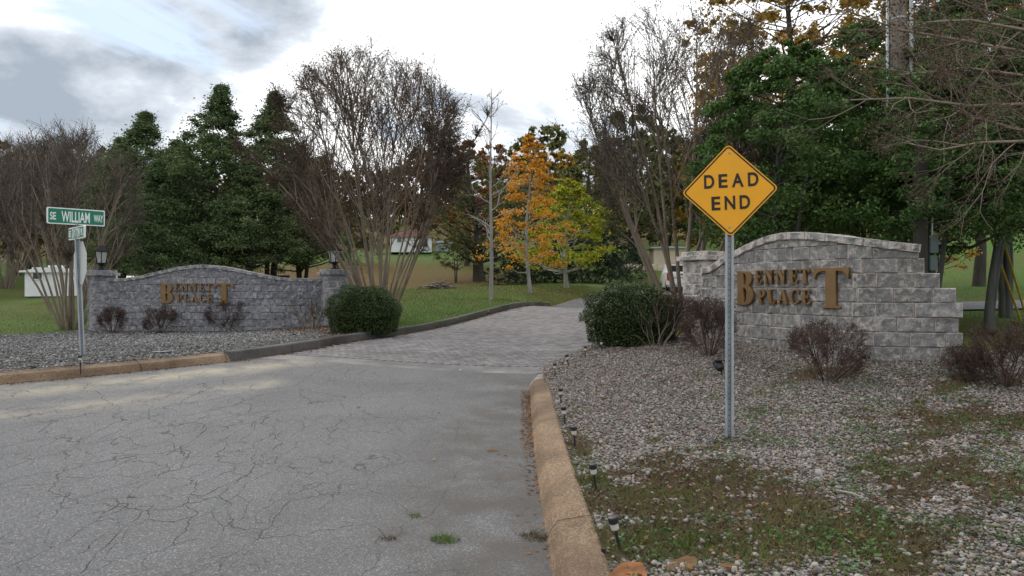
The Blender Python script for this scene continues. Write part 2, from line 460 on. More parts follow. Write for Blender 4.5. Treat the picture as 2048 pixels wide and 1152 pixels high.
M['pale_blue'] = mat_plain('pale_blue_metal', (.42, .50, .55), .5, .4, 0, .06, 2)
M['red_roof'] = mat_plain('red_metal_roof', (.36, .19, .17), .6, .3, 0, .15, 2)
M['tan_wall'] = mat_plain('tan_rendered_wall', (.52, .44, .34), .8, .2, 0, .08, 2)
M['grey_wall'] = mat_plain('grey_wall', (.36, .38, .40), .8, .2)
M['glass_dark'] = mat_plain('dark_glass', (.015, .018, .022), .08, .6, 0, .05)
M['truck_white'] = mat_plain('white_truck_paint', (.74, .75, .76), .28, .5, 0, .03, 2)
M['red_lamp'] = mat_plain('red_tail_lamp', (.40, .012, .012), .25, .5, 0, .05)
M['rubber'] = mat_plain('tyre_rubber', (.018, .018, .018), .85, .2)
M['chrome'] = mat_plain('bumper_chrome', (.5, .5, .5), .25, .5, .8, .05)
M['rock_rust'] = mat_plain('rusty_flat_rock', (.20, .085, .034), .85, .2, 0, .45, 9, .8)
M['rock_tan'] = mat_plain('tan_clay_clod', (.15, .09, .048), .95, .1, 0, .35, 8, .8)
M['yellow_guard'] = mat_plain('yellow_guy_guard', (.46, .30, .04), .6, .3, 0, .15)
M['grey_box'] = mat_plain('grey_green_box', (.085, .12, .115), .55, .4)
M['frosted'] = mat_plain('frosted_lamp_lens', (.50, .49, .44), .35, .5, 0, .1)
M['brush'] = mat_leaf('cut_branch', [(.09, .075, .06), (.2, .17, .14), (.34, .31, .28)], .9, .1, 0)

# ------------------------------------------------------------------ terrain
CTRL = np.array([
 (0,-5,.12),(-10,-5,.15),(10,-5,.08),(0,3.7,.13),(5,3.7,.06),(-6,4,.2),(-6.8,9.4,.38),(-12,9,.5),(-20,8,.7),(.35,10,.16),(2,6.6,.10),
 (0.3,7,.13),(6.1,9.5,.47),(4.1,9.3,.34),(4.85,9.8,.46),(3.7,11.7,.58),(8,9,.45),(12,10,.5),(-7,11.5,.40),(-4.57,11.6,.42),(-3.36,15.4,.47),
 (-11.5,20,.26),(-8,20,.27),(-4.8,20,.42),(-13,19,.25),(-20,20,.3),(1.6,29.9,.86),(1.6,13.4,.46),(2.3,12,.5),(-1.63,20.7,.60),(3.9,20,.72),(6.6,28,.92),
 (-.8,27,1.05),(.77,33,1.32),(3.1,40,1.67),(-2.2,48,1.95),(-4.1,40,1.5),(-10,30,.8),(-15,42,1.15),(-33,51,1.25),(-12,60,3.4),(-13,85,5.9),
 (10.7,45,1.2),(7.6,42,1.6),(4.3,35,1.2),(10.5,55,3.1),(20,54,2.2),(7.7,13,.68),(13,20,.95),(16,25,1.2),(32,50,4.6),(25,35,2.3),(40,30,2.2),(-40,25,.5),
 (0,70,4.2),(25,75,6.2),(-40,80,4.5),(0,100,8),(-50,110,7.5),(50,110,10),(0,160,17),(-80,160,15),(80,160,18),(0,240,26),(-150,240,22),(150,240,27),
 (-60,-20,1),(60,-20,1),(0,-60,.5),(-300,600,40),(300,600,40),(0,900,40),(-600,0,10),(600,0,10),(0,-600,5)], dtype=float)
_cx, _cz = CTRL[:, :2], CTRL[:, 2]
def _phi(r2): return r2 * np.log(r2 + 1e-9) * 0.5
def _tps():
    n = len(_cx)
    S = 10.0
    r2 = ((_cx[:, None] - _cx[None]) ** 2).sum(-1) / S ** 2
    K = _phi(r2) + np.eye(n) * 0.01
    P = np.concatenate([np.ones((n, 1)), _cx / S], 1)
    A = np.block([[K, P], [P.T, np.zeros((3, 3))]])
    sol = np.linalg.solve(A, np.concatenate([_cz, np.zeros(3)]))
    return sol[:n], sol[n:], S
_w, _a, _S = _tps()
def Tn(xy):
    xy = np.atleast_2d(np.asarray(xy, dtype=float))
    out = np.empty(len(xy))
    for i in range(0, len(xy), 20000):
        q = xy[i:i + 20000]
        r2 = ((q[:, None] - _cx[None]) ** 2).sum(-1) / _S ** 2
        out[i:i + 20000] = _phi(r2) @ _w + _a[0] + q @ _a[1:] / _S
    return out
def T(x, y): return float(Tn([(x, y)])[0])
ROAD_DROP = 0.13
def ground_pt(px, py, D0=10.0, drop=0.0):
    """where the sight line through a pixel meets the ground"""
    dx, dz = (px - 1024) / FPX, (576 - py) / FPX
    lo, hi = 0.5, 400.0
    prev = None
    D = 2.0
    while D < 400:
        if CAM_H + dz * D < T(dx * D, D) - drop:
            lo, hi = D / 1.02, D
            for _ in range(20):
                m = (lo + hi) / 2
                if CAM_H + dz * m < T(dx * m, m) - drop: hi = m
                else: lo = m
            return dx * hi, hi
        D *= 1.02
    return dx * D0, D0

def densify(P, step=0.5):
    out = []
    for a, b in zip(P[:-1], P[1:]):
        n = max(1, int(math.hypot(b[0] - a[0], b[1] - a[1]) / step))
        for k in range(n): out.append((a[0] + (b[0] - a[0]) * k / n, a[1] + (b[1] - a[1]) * k / n))
    out.append(P[-1]); return out
def smooth_line(P, step=0.5, it=3):
    Q = [np.array(p, dtype=float) for p in P]
    for _ in range(it):                      # Chaikin
        N = [Q[0]]
        for a, b in zip(Q[:-1], Q[1:]): N += [a * .75 + b * .25, a * .25 + b * .75]
        N.append(Q[-1]); Q = N
    return densify([tuple(q) for q in Q], step)

R_NEAR = [(.22, -8), (.22, 3.7), (.20, 6), (.23, 8.5), (.26, 10.3)]
R_FAR = [(.26, 10.3), (.33, 10.75), (.55, 11.3), (.95, 12.0), (1.6, 13.4), (2.7, 16.5), (3.9, 20), (5.2, 24), (6.6, 28), (8.8, 33), (11.2, 38), (13.5, 42.5), (16.5, 48), (21, 55)]
L_NEAR = [(-24, -8), (-17, -1), (-9.2, 6.6), (-6.66, 9.24), (-5.38, 10.7), (-4.64, 11.7)]
L_FAR = [(-4.64, 11.7), (-4.15, 12.9), (-3.46, 15.4), (-2.64, 17.75), (-1.63, 20.7), (0, 25), (1.6, 29.6)]
L_END = [(1.6, 29.6), (4.0, 35), (7.6, 42), (10.8, 48), (15, 55)]
Rn, Rf = smooth_line(R_NEAR), smooth_line(R_FAR)
Ln, Lf, Le = smooth_line(L_NEAR), smooth_line(L_FAR), smooth_line(L_END, 1.0)
ROAD = np.array(Ln + Lf[1:] + Le[1:] + list(reversed(Rn[:-1] + Rf)))

def inside(P, poly):
    P = np.asarray(P, dtype=float); poly = np.asarray(poly, dtype=float)
    x, y = P[:, 0], P[:, 1]; c = np.zeros(len(P), dtype=bool)
    j = len(poly) - 1
    for i in range(len(poly)):
        xi, yi = poly[i]; xj, yj = poly[j]
        if yi != yj:
            c ^= ((yi > y) != (yj > y)) & (x < (xj - xi) * (y - yi) / (yj - yi) + xi)
        j = i
    return c
def dist_line(P, line):
    P = np.asarray(P, dtype=float); A = np.asarray(line[:-1], dtype=float); B = np.asarray(line[1:], dtype=float)
    best = np.full(len(P), 1e9)
    for a, b in zip(A, B):
        d = b - a; t = np.clip(((P - a) @ d) / max(d @ d, 1e-12), 0, 1)
        best = np.minimum(best, np.hypot(*(P - (a + t[:, None] * d)).T))
    return best

# bed outlines
BED_R = np.array(Rn + [(.5, 11.2), (.95, 12.0), (1.6, 13.4), (2.4, 13.9), (3.4, 13.6), (3.7, 12.6), (4.3, 11.0), (4.95, 10.25), (6.2, 10.0), (7.2, 10.6), (9, 11), (14, 11.5), (22, 10), (22, -8)])
BED_L = np.array(Ln[10:] + Lf[1:14] + [(-3.4, 17.2), (-4.3, 18.8), (-5.0, 20.6), (-8.7, 20.5), (-12.2, 20.9), (-12.8, 19.8), (-13.6, 18.4), (-16, 17.2), (-24, 15), (-26, 8)])
SEAM1 = [(-4.7, 12.32), (.62, 11.18)]
S_DIR = np.array([SEAM1[1][0] - SEAM1[0][0], SEAM1[1][1] - SEAM1[0][1]]); S_DIR = S_DIR / np.hypot(*S_DIR); S_NRM = np.array([-S_DIR[1], S_DIR[0]])
def seam_s(P): return (np.asarray(P) - np.array(SEAM1[0])) @ S_NRM     # metres beyond the asphalt edge
APRON_W, PAVE_END = 0.55, 15.5

# one triangulation of the whole ground, split afterwards
def grid(x0, x1, y0, y1, st, jit=0.25):
    xs, ys = np.meshgrid(np.arange(x0, x1, st), np.arange(y0, y1, st)); p = np.stack([xs.ravel(), ys.ravel()], 1)
    return p + rng.uniform(-jit, jit, p.shape) * st
pts = [grid(-15, 9, -2, 23, 0.33)]
m = grid(-64, 64, -30, 80, 2.0); m = m[~((m[:, 0] > -15.3) & (m[:, 0] < 9.3) & (m[:, 1] > -2.3) & (m[:, 1] < 23.3))]; pts.append(m)
f = grid(-500, 500, -200, 420, 14.0); f = f[~((np.abs(f[:, 0]) < 66) & (f[:, 1] > -32) & (f[:, 1] < 82))]; pts.append(f)
f2 = grid(-4000, 4000, -3000, 4000, 300.0); f2 = f2[~((np.abs(f2[:, 0]) < 520) & (f2[:, 1] > -220) & (f2[:, 1] < 440))]; pts.append(f2)
pts = np.concatenate(pts)
def perp(line):
    return [tuple(p) for p in densify(line, 0.4)]
def pave_line(s):
    a = np.array(SEAM1[0]) + S_NRM * s; b = a + S_DIR * 5.3
    return a, b
loops = [list(map(tuple, ROAD)), list(map(tuple, BED_R)), list(map(tuple, BED_L))]
verts, edges = [], []
for lp in loops:
    b = len(verts); verts += lp; edges += [(b + i, b + (i + 1) % len(lp)) for i in range(len(lp))]
def off_pts(line, d):
    L_ = np.array(line); t = np.gradient(L_, axis=0); t /= np.hypot(t[:, 0], t[:, 1])[:, None]; return [tuple(p) for p in L_ + np.stack([-t[:, 1], t[:, 0]], 1) * d]
for ln in (off_pts(Rn, -.2), off_pts(Ln[8:], .2), off_pts(Rf[:34], -.17)):
    b = len(verts); verts += ln; edges += [(b + i, b + i + 1) for i in range(len(ln) - 1)]
for s_, ext in ((0.0, 0), (APRON_W, 0), (PAVE_END, 0)):
    a, bb = pave_line(s_)
    x0, x1 = (-1.0, 6.5) if s_ < 1 else (-1.0, 12.0)
    # clip to the road
    ln = np.array([a + S_DIR * t for t in np.linspace(x0, x1, 300)])
    ins = inside(ln, ROAD); idx = np.where(ins)[0]
    if len(idx):
        lo_, hi_ = ln[max(idx[0] - 1, 0)], ln[min(idx[-1] + 1, len(ln) - 1)]
        seg = [tuple(lo_ + (hi_ - lo_) * k / 12) for k in range(13)]
        b = len(verts); verts += seg; edges += [(b + i, b + i + 1) for i in range(12)]
nb = len(verts)
allp = [Vector(p) for p in verts] + [Vector(p) for p in pts]
cv, ce, cf, *_ = delaunay_2d_cdt(allp, edges, [], 0, 1e-4)
CV = np.array([tuple(v) for v in cv]); CF = np.array([tuple(f_) for f_ in cf if len(f_) == 3])
cen = CV[CF].mean(1)
a_ = CV[CF]; ar = (a_[:, 1, 0] - a_[:, 0, 0]) * (a_[:, 2, 1] - a_[:, 0, 1]) - (a_[:, 1, 1] - a_[:, 0, 1]) * (a_[:, 2, 0] - a_[:, 0, 0])
CF[ar < 0] = CF[ar < 0][:, ::-1]
in_road = inside(cen, ROAD)
under_kerb = ~in_road & ((dist_line(cen, Rn) < .198) | (dist_line(cen, Ln[8:]) < .198) | (dist_line(cen, Rf[:34]) < .168))
in_br = inside(cen, BED_R) & ~in_road & ~under_kerb; in_bl = inside(cen, BED_L) & ~in_road & ~under_kerb
ss = seam_s(cen)
in_apron = in_road & (ss > 0) & (ss < APRON_W); in_pave = in_road & (ss >= APRON_W) & (ss < PAVE_END)
in_far = in_road & (ss >= PAVE_END); in_asph = in_road & (ss <= 0)
CZ = Tn(CV)
def sheet(name, mask, mat, dz=0.0, attrs=None, zfun=None):
    F = CF[mask]; u, inv = np.unique(F.ravel(), return_inverse=True)
    V = np.column_stack([CV[u], CZ[u] + dz])
    if zfun is not None: V[:, 2] += zfun(V)
    o = obj_np(name, V, inv.reshape(-1, 3), mat, smooth=True)
    for k, fn in (attrs or {}).items():
        at_ = o.data.attributes.new(k, 'FLOAT', 'POINT'); at_.data.foreach_set('value', fn(V).astype(np.float32))
    tag(o, kind='structure'); return o

def vnoise(P, scale, seed=0):
    """cheap smooth noise in 0..1 for masks"""
    P = np.asarray(P, dtype=float)[:, :2] * scale; r_ = np.random.default_rng(seed); out = 0
    tot = 0
    for o_ in range(4):
        for _ in range(3):
            th = r_.uniform(0, 2 * np.pi); ph = r_.uniform(0, 2 * np.pi); k = (2 ** o_) * r_.uniform(.8, 1.25)
            out = out + np.sin(P[:, 0] * np.cos(th) * k * 2 + P[:, 1] * np.sin(th) * k * 2 + ph) / (1.6 ** o_); tot += 1 / (1.6 ** o_)
    return 0.5 + out / tot * 1.1

LEFT_EDGE = np.array(Ln + Lf[1:]); RIGHT_EDGE = np.array(Rn + Rf[1:6])
def a_sand(V):
    d = dist_line(V[:, :2], LEFT_EDGE)
    s1 = np.exp(-((d - .75) / .38) ** 2); s2 = 0.75 * np.exp(-((d - 2.15) / .28) ** 2) * (V[:, 0] < -3.2)
    return np.clip(s1 + s2, 0, 1)
def a_dirt(V):
    d = dist_line(V[:, :2], RIGHT_EDGE)
    b1 = np.exp(-(((V[:, 0] + .35) / .45) ** 2 + ((V[:, 1] - 4.6) / .45) ** 2)) * 1.0
    b2 = np.exp(-(((V[:, 0] + .25) / .35) ** 2 + ((V[:, 1] - 7.0) / 1.6) ** 2)) * .6
    return np.clip(.9 * np.exp(-(d / .6) ** 2) + b1 + b2 + .45 * np.exp(-(d / 1.6) ** 2), 0, 1)
def a_crack(V): return np.clip((.2 - V[:, 0]) / 2.2, .1, 1) * np.clip(1.25 - (V[:, 1] - 4) / 12, .35, 1)
asph = sheet('road', in_asph, M['asphalt'], -ROAD_DROP, {'sand': a_sand, 'dirt': a_dirt, 'crack': a_crack})
tag(asph, 'cracked grey asphalt street in front of the entrance', 'road')
farroad = sheet('road', in_far, M['asphalt'], -ROAD_DROP, {'sand': lambda V: np.zeros(len(V)), 'dirt': lambda V: np.zeros(len(V)), 'crack': lambda V: np.zeros(len(V))})
tag(farroad, 'grey lane running on beyond the brick paving', 'road')
apron = sheet('driveway_apron', in_apron, M['concrete'], -ROAD_DROP)
tag(apron, 'pale concrete strip between the asphalt and the brick paving', 'pavement')
pave = sheet('driveway', in_pave, M['paver_sand'], -ROAD_DROP)
tag(pave, 'grey brick paved driveway between the two entrance walls', 'driveway')

def soil_mask(P):
    P = np.asarray(P, dtype=float); x, y = P[:, 0], P[:, 1]
    def el(cx, cy, rx, ry): return np.exp(-(((x - cx) / rx) ** 2 + ((y - cy) / ry) ** 2) * 1.1)
    m_ = 1.25 * el(1.5, 5.0, .62, 1.0) + 1.0 * el(.80, 4.45, .26, .40) + 1.1 * el(.60, 6.3, .14, .75) + 1.1 * el(.95, 3.85, .55, .30) + .8 * el(.58, 4.9, .14, .35)
    m_ += .9 * el(2.05, 4.1, .55, .5) + .75 * el(3.2, 5.4, .8, 1.0) + .8 * el(4.9, 6.9, 1.2, .9) + .6 * el(4.4, 5.2, .8, .7) + .7 * el(6.2, 8.6, 1.3, .7) + .5 * el(3.7, 7.4, .6, .4)
    m_ += .9 * el(4.3, 9.3, .9, .5) + .8 * el(2.6, 12.1, 1.2, .6)
    n = vnoise(P, 2.3, 5) - .5
    n2 = vnoise(P, 7.0, 9) - .5
    return np.clip((m_ + n * .9 + n2 * .7 - .36) * 2.6, 0, 1)
def mulch_mask(P):
    P = np.asarray(P, dtype=float); x, y = P[:, 0], P[:, 1]
    m_ = np.exp(-(((x + 4.6) / 1.3) ** 2 + ((y - 18.6) / 1.6) ** 2)) * 1.3 + 1.0 * np.exp(-((y - 19.9 - .0 * x) / .45) ** 2) * .9 + np.exp(-(((x + 3.6) / .7) ** 2 + ((y - 16) / 1.8) ** 2))
    return np.clip((m_ + (vnoise(P, 2.0, 6) - .5) * .8 - .35) * 2.5, 0, 1)
bedr = sheet('gravel_bed', in_br, M['bed'], 0.0, {'soil': soil_mask}); tag(bedr, 'weedy gravel bed under the dead end sign', 'ground')
bedl = sheet('gravel_bed', in_bl, M['bed'], 0.0, {'soil': mulch_mask}); tag(bedl, 'clean grey gravel bed in front of the blue grey wall', 'ground')
def a_leafy(V):
    x, y = V[:, 0], V[:, 1]
    e = lambda cx, cy, rx, ry: np.exp(-(((x - cx) / rx) ** 2 + ((y - cy) / ry) ** 2))
    d = dist_line(V[:, :2], np.array(Le + Lf[-8:]))
    return np.clip(e(-13, 40, 10, 10) * 1.2 + e(-18, 56, 16, 10) * 1.2 + .4 * np.exp(-(d / .6) ** 2) + e(-2.5, 48, 3, 4) + .2 * e(1, 33, 4, 4) + .2 * e(3, 40, 4, 4) + .8 * e(6, 15, 5, 3) + (y > 85) * .8, 0, 1)
_open_edge = np.array(Le[1:]); _open_edge2 = np.array(Rf[34:])
def lawn_z(V): return np.where((dist_line(V[:, :2], _open_edge) < .06) | (dist_line(V[:, :2], _open_edge2) < .06), -ROAD_DROP + .012, 0.0)
lawn = sheet('ground', ~(in_road | in_br | in_bl | under_kerb), M['lawn'], -.01, {'leafy': a_leafy}, lawn_z); tag(lawn, 'autumn lawn rising to the wooded hillside', 'ground')

# ------------------------------------------------------------------ kerbs
def offset_line(line, d):
    L = np.array(line); t = np.gradient(L, axis=0); t /= np.hypot(t[:, 0], t[:, 1])[:, None]
    return L + np.stack([-t[:, 1], t[:, 0]], 1) * d
def kerb(name, line, side, prof, mat, label, seglen):
    """prof: (distance outward, height above the bed level); a kerb of separate cast lengths"""
    root = empty(name); tag(root, label, 'kerb', kind='structure')
    L = densify(line, 0.25); n = max(2, int(seglen / .25)); i = 0
    while i < len(L) - 1:
        part = L[i:i + n + 1]
        if len(part) < 2: break
        rows = []
        for d, h in prof:
            o_ = offset_line(part, side * d) if len(part) > 1 else np.array(part)
            z = Tn(np.array(part)) + h
            rows.append(np.column_stack([o_, z]))
        V = np.array(rows)                    # prof x along x 3
        t0 = V[:, 1] - V[:, 0]; t0 /= np.linalg.norm(t0, axis=1)[:, None]
        V[:, 0] += t0 * .006; V[:, -1] -= t0 * .006
        k, mlen = V.shape[0], V.shape[1]
        F = []
        for a in range(k - 1):
            for b in range(mlen - 1):
                q = (a * mlen + b, a * mlen + b + 1, (a + 1) * mlen + b + 1, (a + 1) * mlen + b)
                F.append(q if side < 0 else q[::-1])
        V = V.reshape(-1, 3)
        me = bpy.data.meshes.new('kerb_length')
        e0 = tuple(a * mlen for a in range(k)); e1 = tuple(a * mlen + mlen - 1 for a in range(k))
        me.from_pydata([tuple(v) for v in V], [], F + [e0, e1[::-1]]); me.materials.append(mat); me.update()
        link(bpy.data.objects.new('kerb_length', me), root)
        i += n
    return root
P_ROLL = [(-.03, -.22), (-.004, -.125), (.035, -.055), (.065, -.022), (.245, .010), (.262, .002), (.268, -.2)]
P_BOX = [(-.012, -.3), (-.004, .015), (.012, .035), (.14, .038), (.155, .028), (.16, -.2)]
P_LOW = [(-.02, -.2), (-.01, -.115), (.05, -.05), (.20, -.005), (.23, -.012), (.235, -.2)]
kerb('kerb', Rn, -1, P_ROLL, M['kerb_tan'], 'orange tan rolled kerb along the weedy gravel bed', 2.6)
kerb('kerb', Rf[:34], -1, P_LOW, M['kerb_pale'], 'low pale kerb curving from the tan kerb into the driveway', 3.0)
kerb('kerb', Ln[8:], 1, P_ROLL, M['kerb_tan'], 'brown rolled kerb in front of the street name post', 2.6)
kerb('kerb', Lf, 1, P_BOX, M['kerb_grey'], 'dark grey upright kerb between driveway and lawn', 3.0)

# ------------------------------------------------------------------ brick paving (herringbone)
def pavers():
    bw, bl, gap_ = 0.105, 0.21, 0.013
    ang = math.atan2(S_NRM[1], S_NRM[0]) + R(45)
    ca, sa = math.cos(ang), math.sin(ang)
    org = np.array([-1.5, 20.0]); C = []
    n = 150
    for i in range(-n, n):
        for j in range(-n, n):
            k = (i - j) % 4
            if k == 0: C.append((i * bw + bl / 2, j * bw + bw / 2, 0))       # lies across
            elif k == 3: C.append((i * bw + bw / 2, j * bw + bl / 2, 1)) # stands
    C = np.array(C)
    # herringbone cell check: keep as laid, orientation 0 occupies (i,i+1), orientation 1 occupies (j,j+1)
    W_ = np.stack([C[:, 0] * ca - C[:, 1] * sa, C[:, 0] * sa + C[:, 1] * ca], 1) + org
    s_ = seam_s(W_)
    keep = (s_ > APRON_W + .0) & (s_ < PAVE_END - .1) & inside(W_, ROAD)
    W_, O = W_[keep], C[keep, 2]
    dl = dist_line(W_, np.array(list(Lf))); dr = dist_line(W_, np.array(Rf)); k2 = (dl > .13) & (dr > .13)
    W_, O = W_[k2], O[k2]
    order = np.argsort(W_[:, 1] + .0 * W_[:, 0]); W_, O = W_[order], O[order]
    hx = np.where(O == 0, bl, bw) / 2 - gap_ / 2; hy = np.where(O == 0, bw, bl) / 2 - gap_ / 2
    V = np.zeros((len(W_), 8, 3))
    for k, (sx, sy) in enumerate(((-1, -1), (1, -1), (1, 1), (-1, 1))):
        for lvl in (0, 1):
            ix = (hx - .006 * lvl) * sx; iy = (hy - .006 * lvl) * sy
            V[:, k + 4 * lvl, 0] = W_[:, 0] + ix * ca - iy * sa; V[:, k + 4 * lvl, 1] = W_[:, 1] + ix * sa + iy * ca
    zt = Tn(V[:, :, :2].reshape(-1, 2)).reshape(-1, 8) - ROAD_DROP
    jit = rng.normal(0, .0012, (len(W_), 1))
    V[:, :4, 2] = zt[:, :4] - .01; V[:, 4:, 2] = zt[:, 4:] + .008 + jit
    F = np.array([(4, 5, 6, 7), (0, 1, 5, 4), (1, 2, 6, 5), (2, 3, 7, 6), (3, 0, 4, 7)])
    near = 300
    for i in range(min(near, len(V))): obj_np('paver', V[i], F, M['paver'], pave)
    rest = V[near:]
    FF = (np.arange(len(rest))[:, None, None] * 8 + F[None]).reshape(-1, 4)
    o = obj_np('pavers', rest.reshape(-1, 3), FF, M['paver'], pave); o['kind'] = 'stuff'
pavers()

# ------------------------------------------------------------------ entrance walls
class Path2:
    def __init__(s, P, closed=False):
        s.P = np.array(P, dtype=float); d = np.hypot(*np.diff(s.P, axis=0).T); s.S = np.concatenate([[0], np.cumsum(d)]); s.L = s.S[-1]
    def at(s, u):
        u = min(max(u, 0), s.L); return np.array([np.interp(u, s.S, s.P[:, 0]), np.interp(u, s.S, s.P[:, 1])])
    def tan(s, u, e=.12):
        d = s.at(u + e) - s.at(u - e); return d / np.hypot(*d)

def block_mesh(w, h, d, r_, top=None, all_round=False, rough=.02, nx=6, nz=3):
    """split-face block: x along the wall, -y outward, z up from 0; top(x) trims it"""
    V, F, E = [], [], []
    ex = .014
    us = np.linspace(-w / 2, w / 2, nx + 1); vs_ = np.linspace(0, h, nz + 1)
    us[1] = -w / 2 + ex; us[-2] = w / 2 - ex; vs_[1] = min(ex, h * .3) if nz >= 3 else vs_[1]; vs_[-2] = max(h - ex, h * .7) if nz >= 3 else vs_[-2]
    idx = {}
    for i, x in enumerate(us):
        hh = h if top is None else top(x)
        for k, v in enumerate(vs_):
            z = v * hh / h
            border = i in (0, nx) or k in (0, nz)
            y = -d + (0.0 if border else -.018 + r_.uniform(-rough, rough))
            idx[i, k] = len(V); V.append((x, y, z)); E.append(1.0 if border else .0)
    for i in range(nx):
        for k in range(nz): F.append((idx[i, k], idx[i + 1, k], idx[i + 1, k + 1], idx[i, k + 1]))
    b = len(V)
    hl = h if top is None else top(-w / 2); hr = h if top is None else top(w / 2)
    V += [(-w / 2, 0, 0), (w / 2, 0, 0), (w / 2, 0, hr), (-w / 2, 0, hl)]; E += [1, 1, 1, 1]
    F += [(b + 1, b, b + 3, b + 2)]
    F.append(tuple([idx[i, nz] for i in range(nx + 1)] + [b + 2, b + 3]))
    F.append(tuple([idx[i, 0] for i in range(nx, -1, -1)] + [b, b + 1]))
    F.append(tuple([idx[0, k] for k in range(nz, -1, -1)] + [b, b + 3][0:0]) if False else tuple([b, *[idx[0, k] for k in range(nz + 1)], b + 3]))
    F.append(tuple([b + 2, *[idx[nx, k] for k in range(nz, -1, -1)], b + 1]))
    me = bpy.data.meshes.new('block'); me.from_pydata(V, [], F)
    a = me.attributes.new('edge', 'FLOAT', 'POINT'); a.data.foreach_set('value', np.array(E, dtype=np.float32)); me.update()
    return me

def rough_box(w, d, h, r_, rough=.01, n=3):
    """box with rough sides (pillar blocks, caps, coping); base at z=0"""
    V, F, E = [], [], []
    ring = []
    per = []
    for i in range(n): per.append((-w / 2 + w * i / n, -d / 2, 0, -1))
    for i in range(n): per.append((w / 2, -d / 2 + d * i / n, 1, 0))
    for i in range(n): per.append((w / 2 - w * i / n, d / 2, 0, 1))
    for i in range(n): per.append((-w / 2, d / 2 - d * i / n, -1, 0))
    zs = (0, h * .12, h * .5, h * .88, h)
    for k, z in enumerate(zs):
        row = []
        for j, (x, y, nx_, ny_) in enumerate(per):
            bd = k in (0, 4) or j % n == 0
            o_ = 0 if bd else .010 + r_.uniform(-rough, rough)
            row.append(len(V)); V.append((x + nx_ * o_, y + ny_ * o_, z)); E.append(1.0 if bd else 0.0)
        ring.append(row)
    m_ = len(per)
    for k in range(4):
        for j in range(m_):
            j2 = (j + 1) % m_; F.append((ring[k][j], ring[k][j2], ring[k + 1][j2], ring[k + 1][j]))
    F.append(tuple(ring[0][::-1])); F.append(tuple(ring[-1]))
    me = bpy.data.meshes.new('block'); me.from_pydata(V, [], F)
    a = me.attributes.new('edge', 'FLOAT', 'POINT'); a.data.foreach_set('value', np.array(E, dtype=np.float32)); me.update()
    return me

def pillar(parent, c, rz, side, z0, z1, course, mat, mcore, r_, cap=.86):
    p = MB().box((0, 0, (z1 - z0) / 2), (side - .06, side - .06, z1 - z0)).build('pillar', mcore, parent)
    p.location = (c[0], c[1], z0); p.rotation_euler = (0, 0, rz)
    z = 0.0; k = 0
    while z < z1 - z0 - .02:
        h = min(course, z1 - z0 - z) - .006
        for s in (-1, 1):
            me = rough_box(side, side / 2 - .003, h, r_); me.materials.append(mat)
            o = link(bpy.data.objects.new('block', me), p)
            q = R(90) * (k % 2); o.location = (-math.sin(q) * s * side / 4, math.cos(q) * s * side / 4, z); o.rotation_euler = (0, 0, q)
        z += course; k += 1
    for i, (w, h) in enumerate(((cap, .09), (cap - .14, .08))):
        for s in (-1, 1):
            me = rough_box(w, w / 2 - .003, h - .004, r_, .005); me.materials.append(mat)
            o = link(bpy.data.objects.new('cap_stone', me), p); o.location = (0, s * w / 4, z1 - z0 + (0 if i == 0 else .09))
    return p

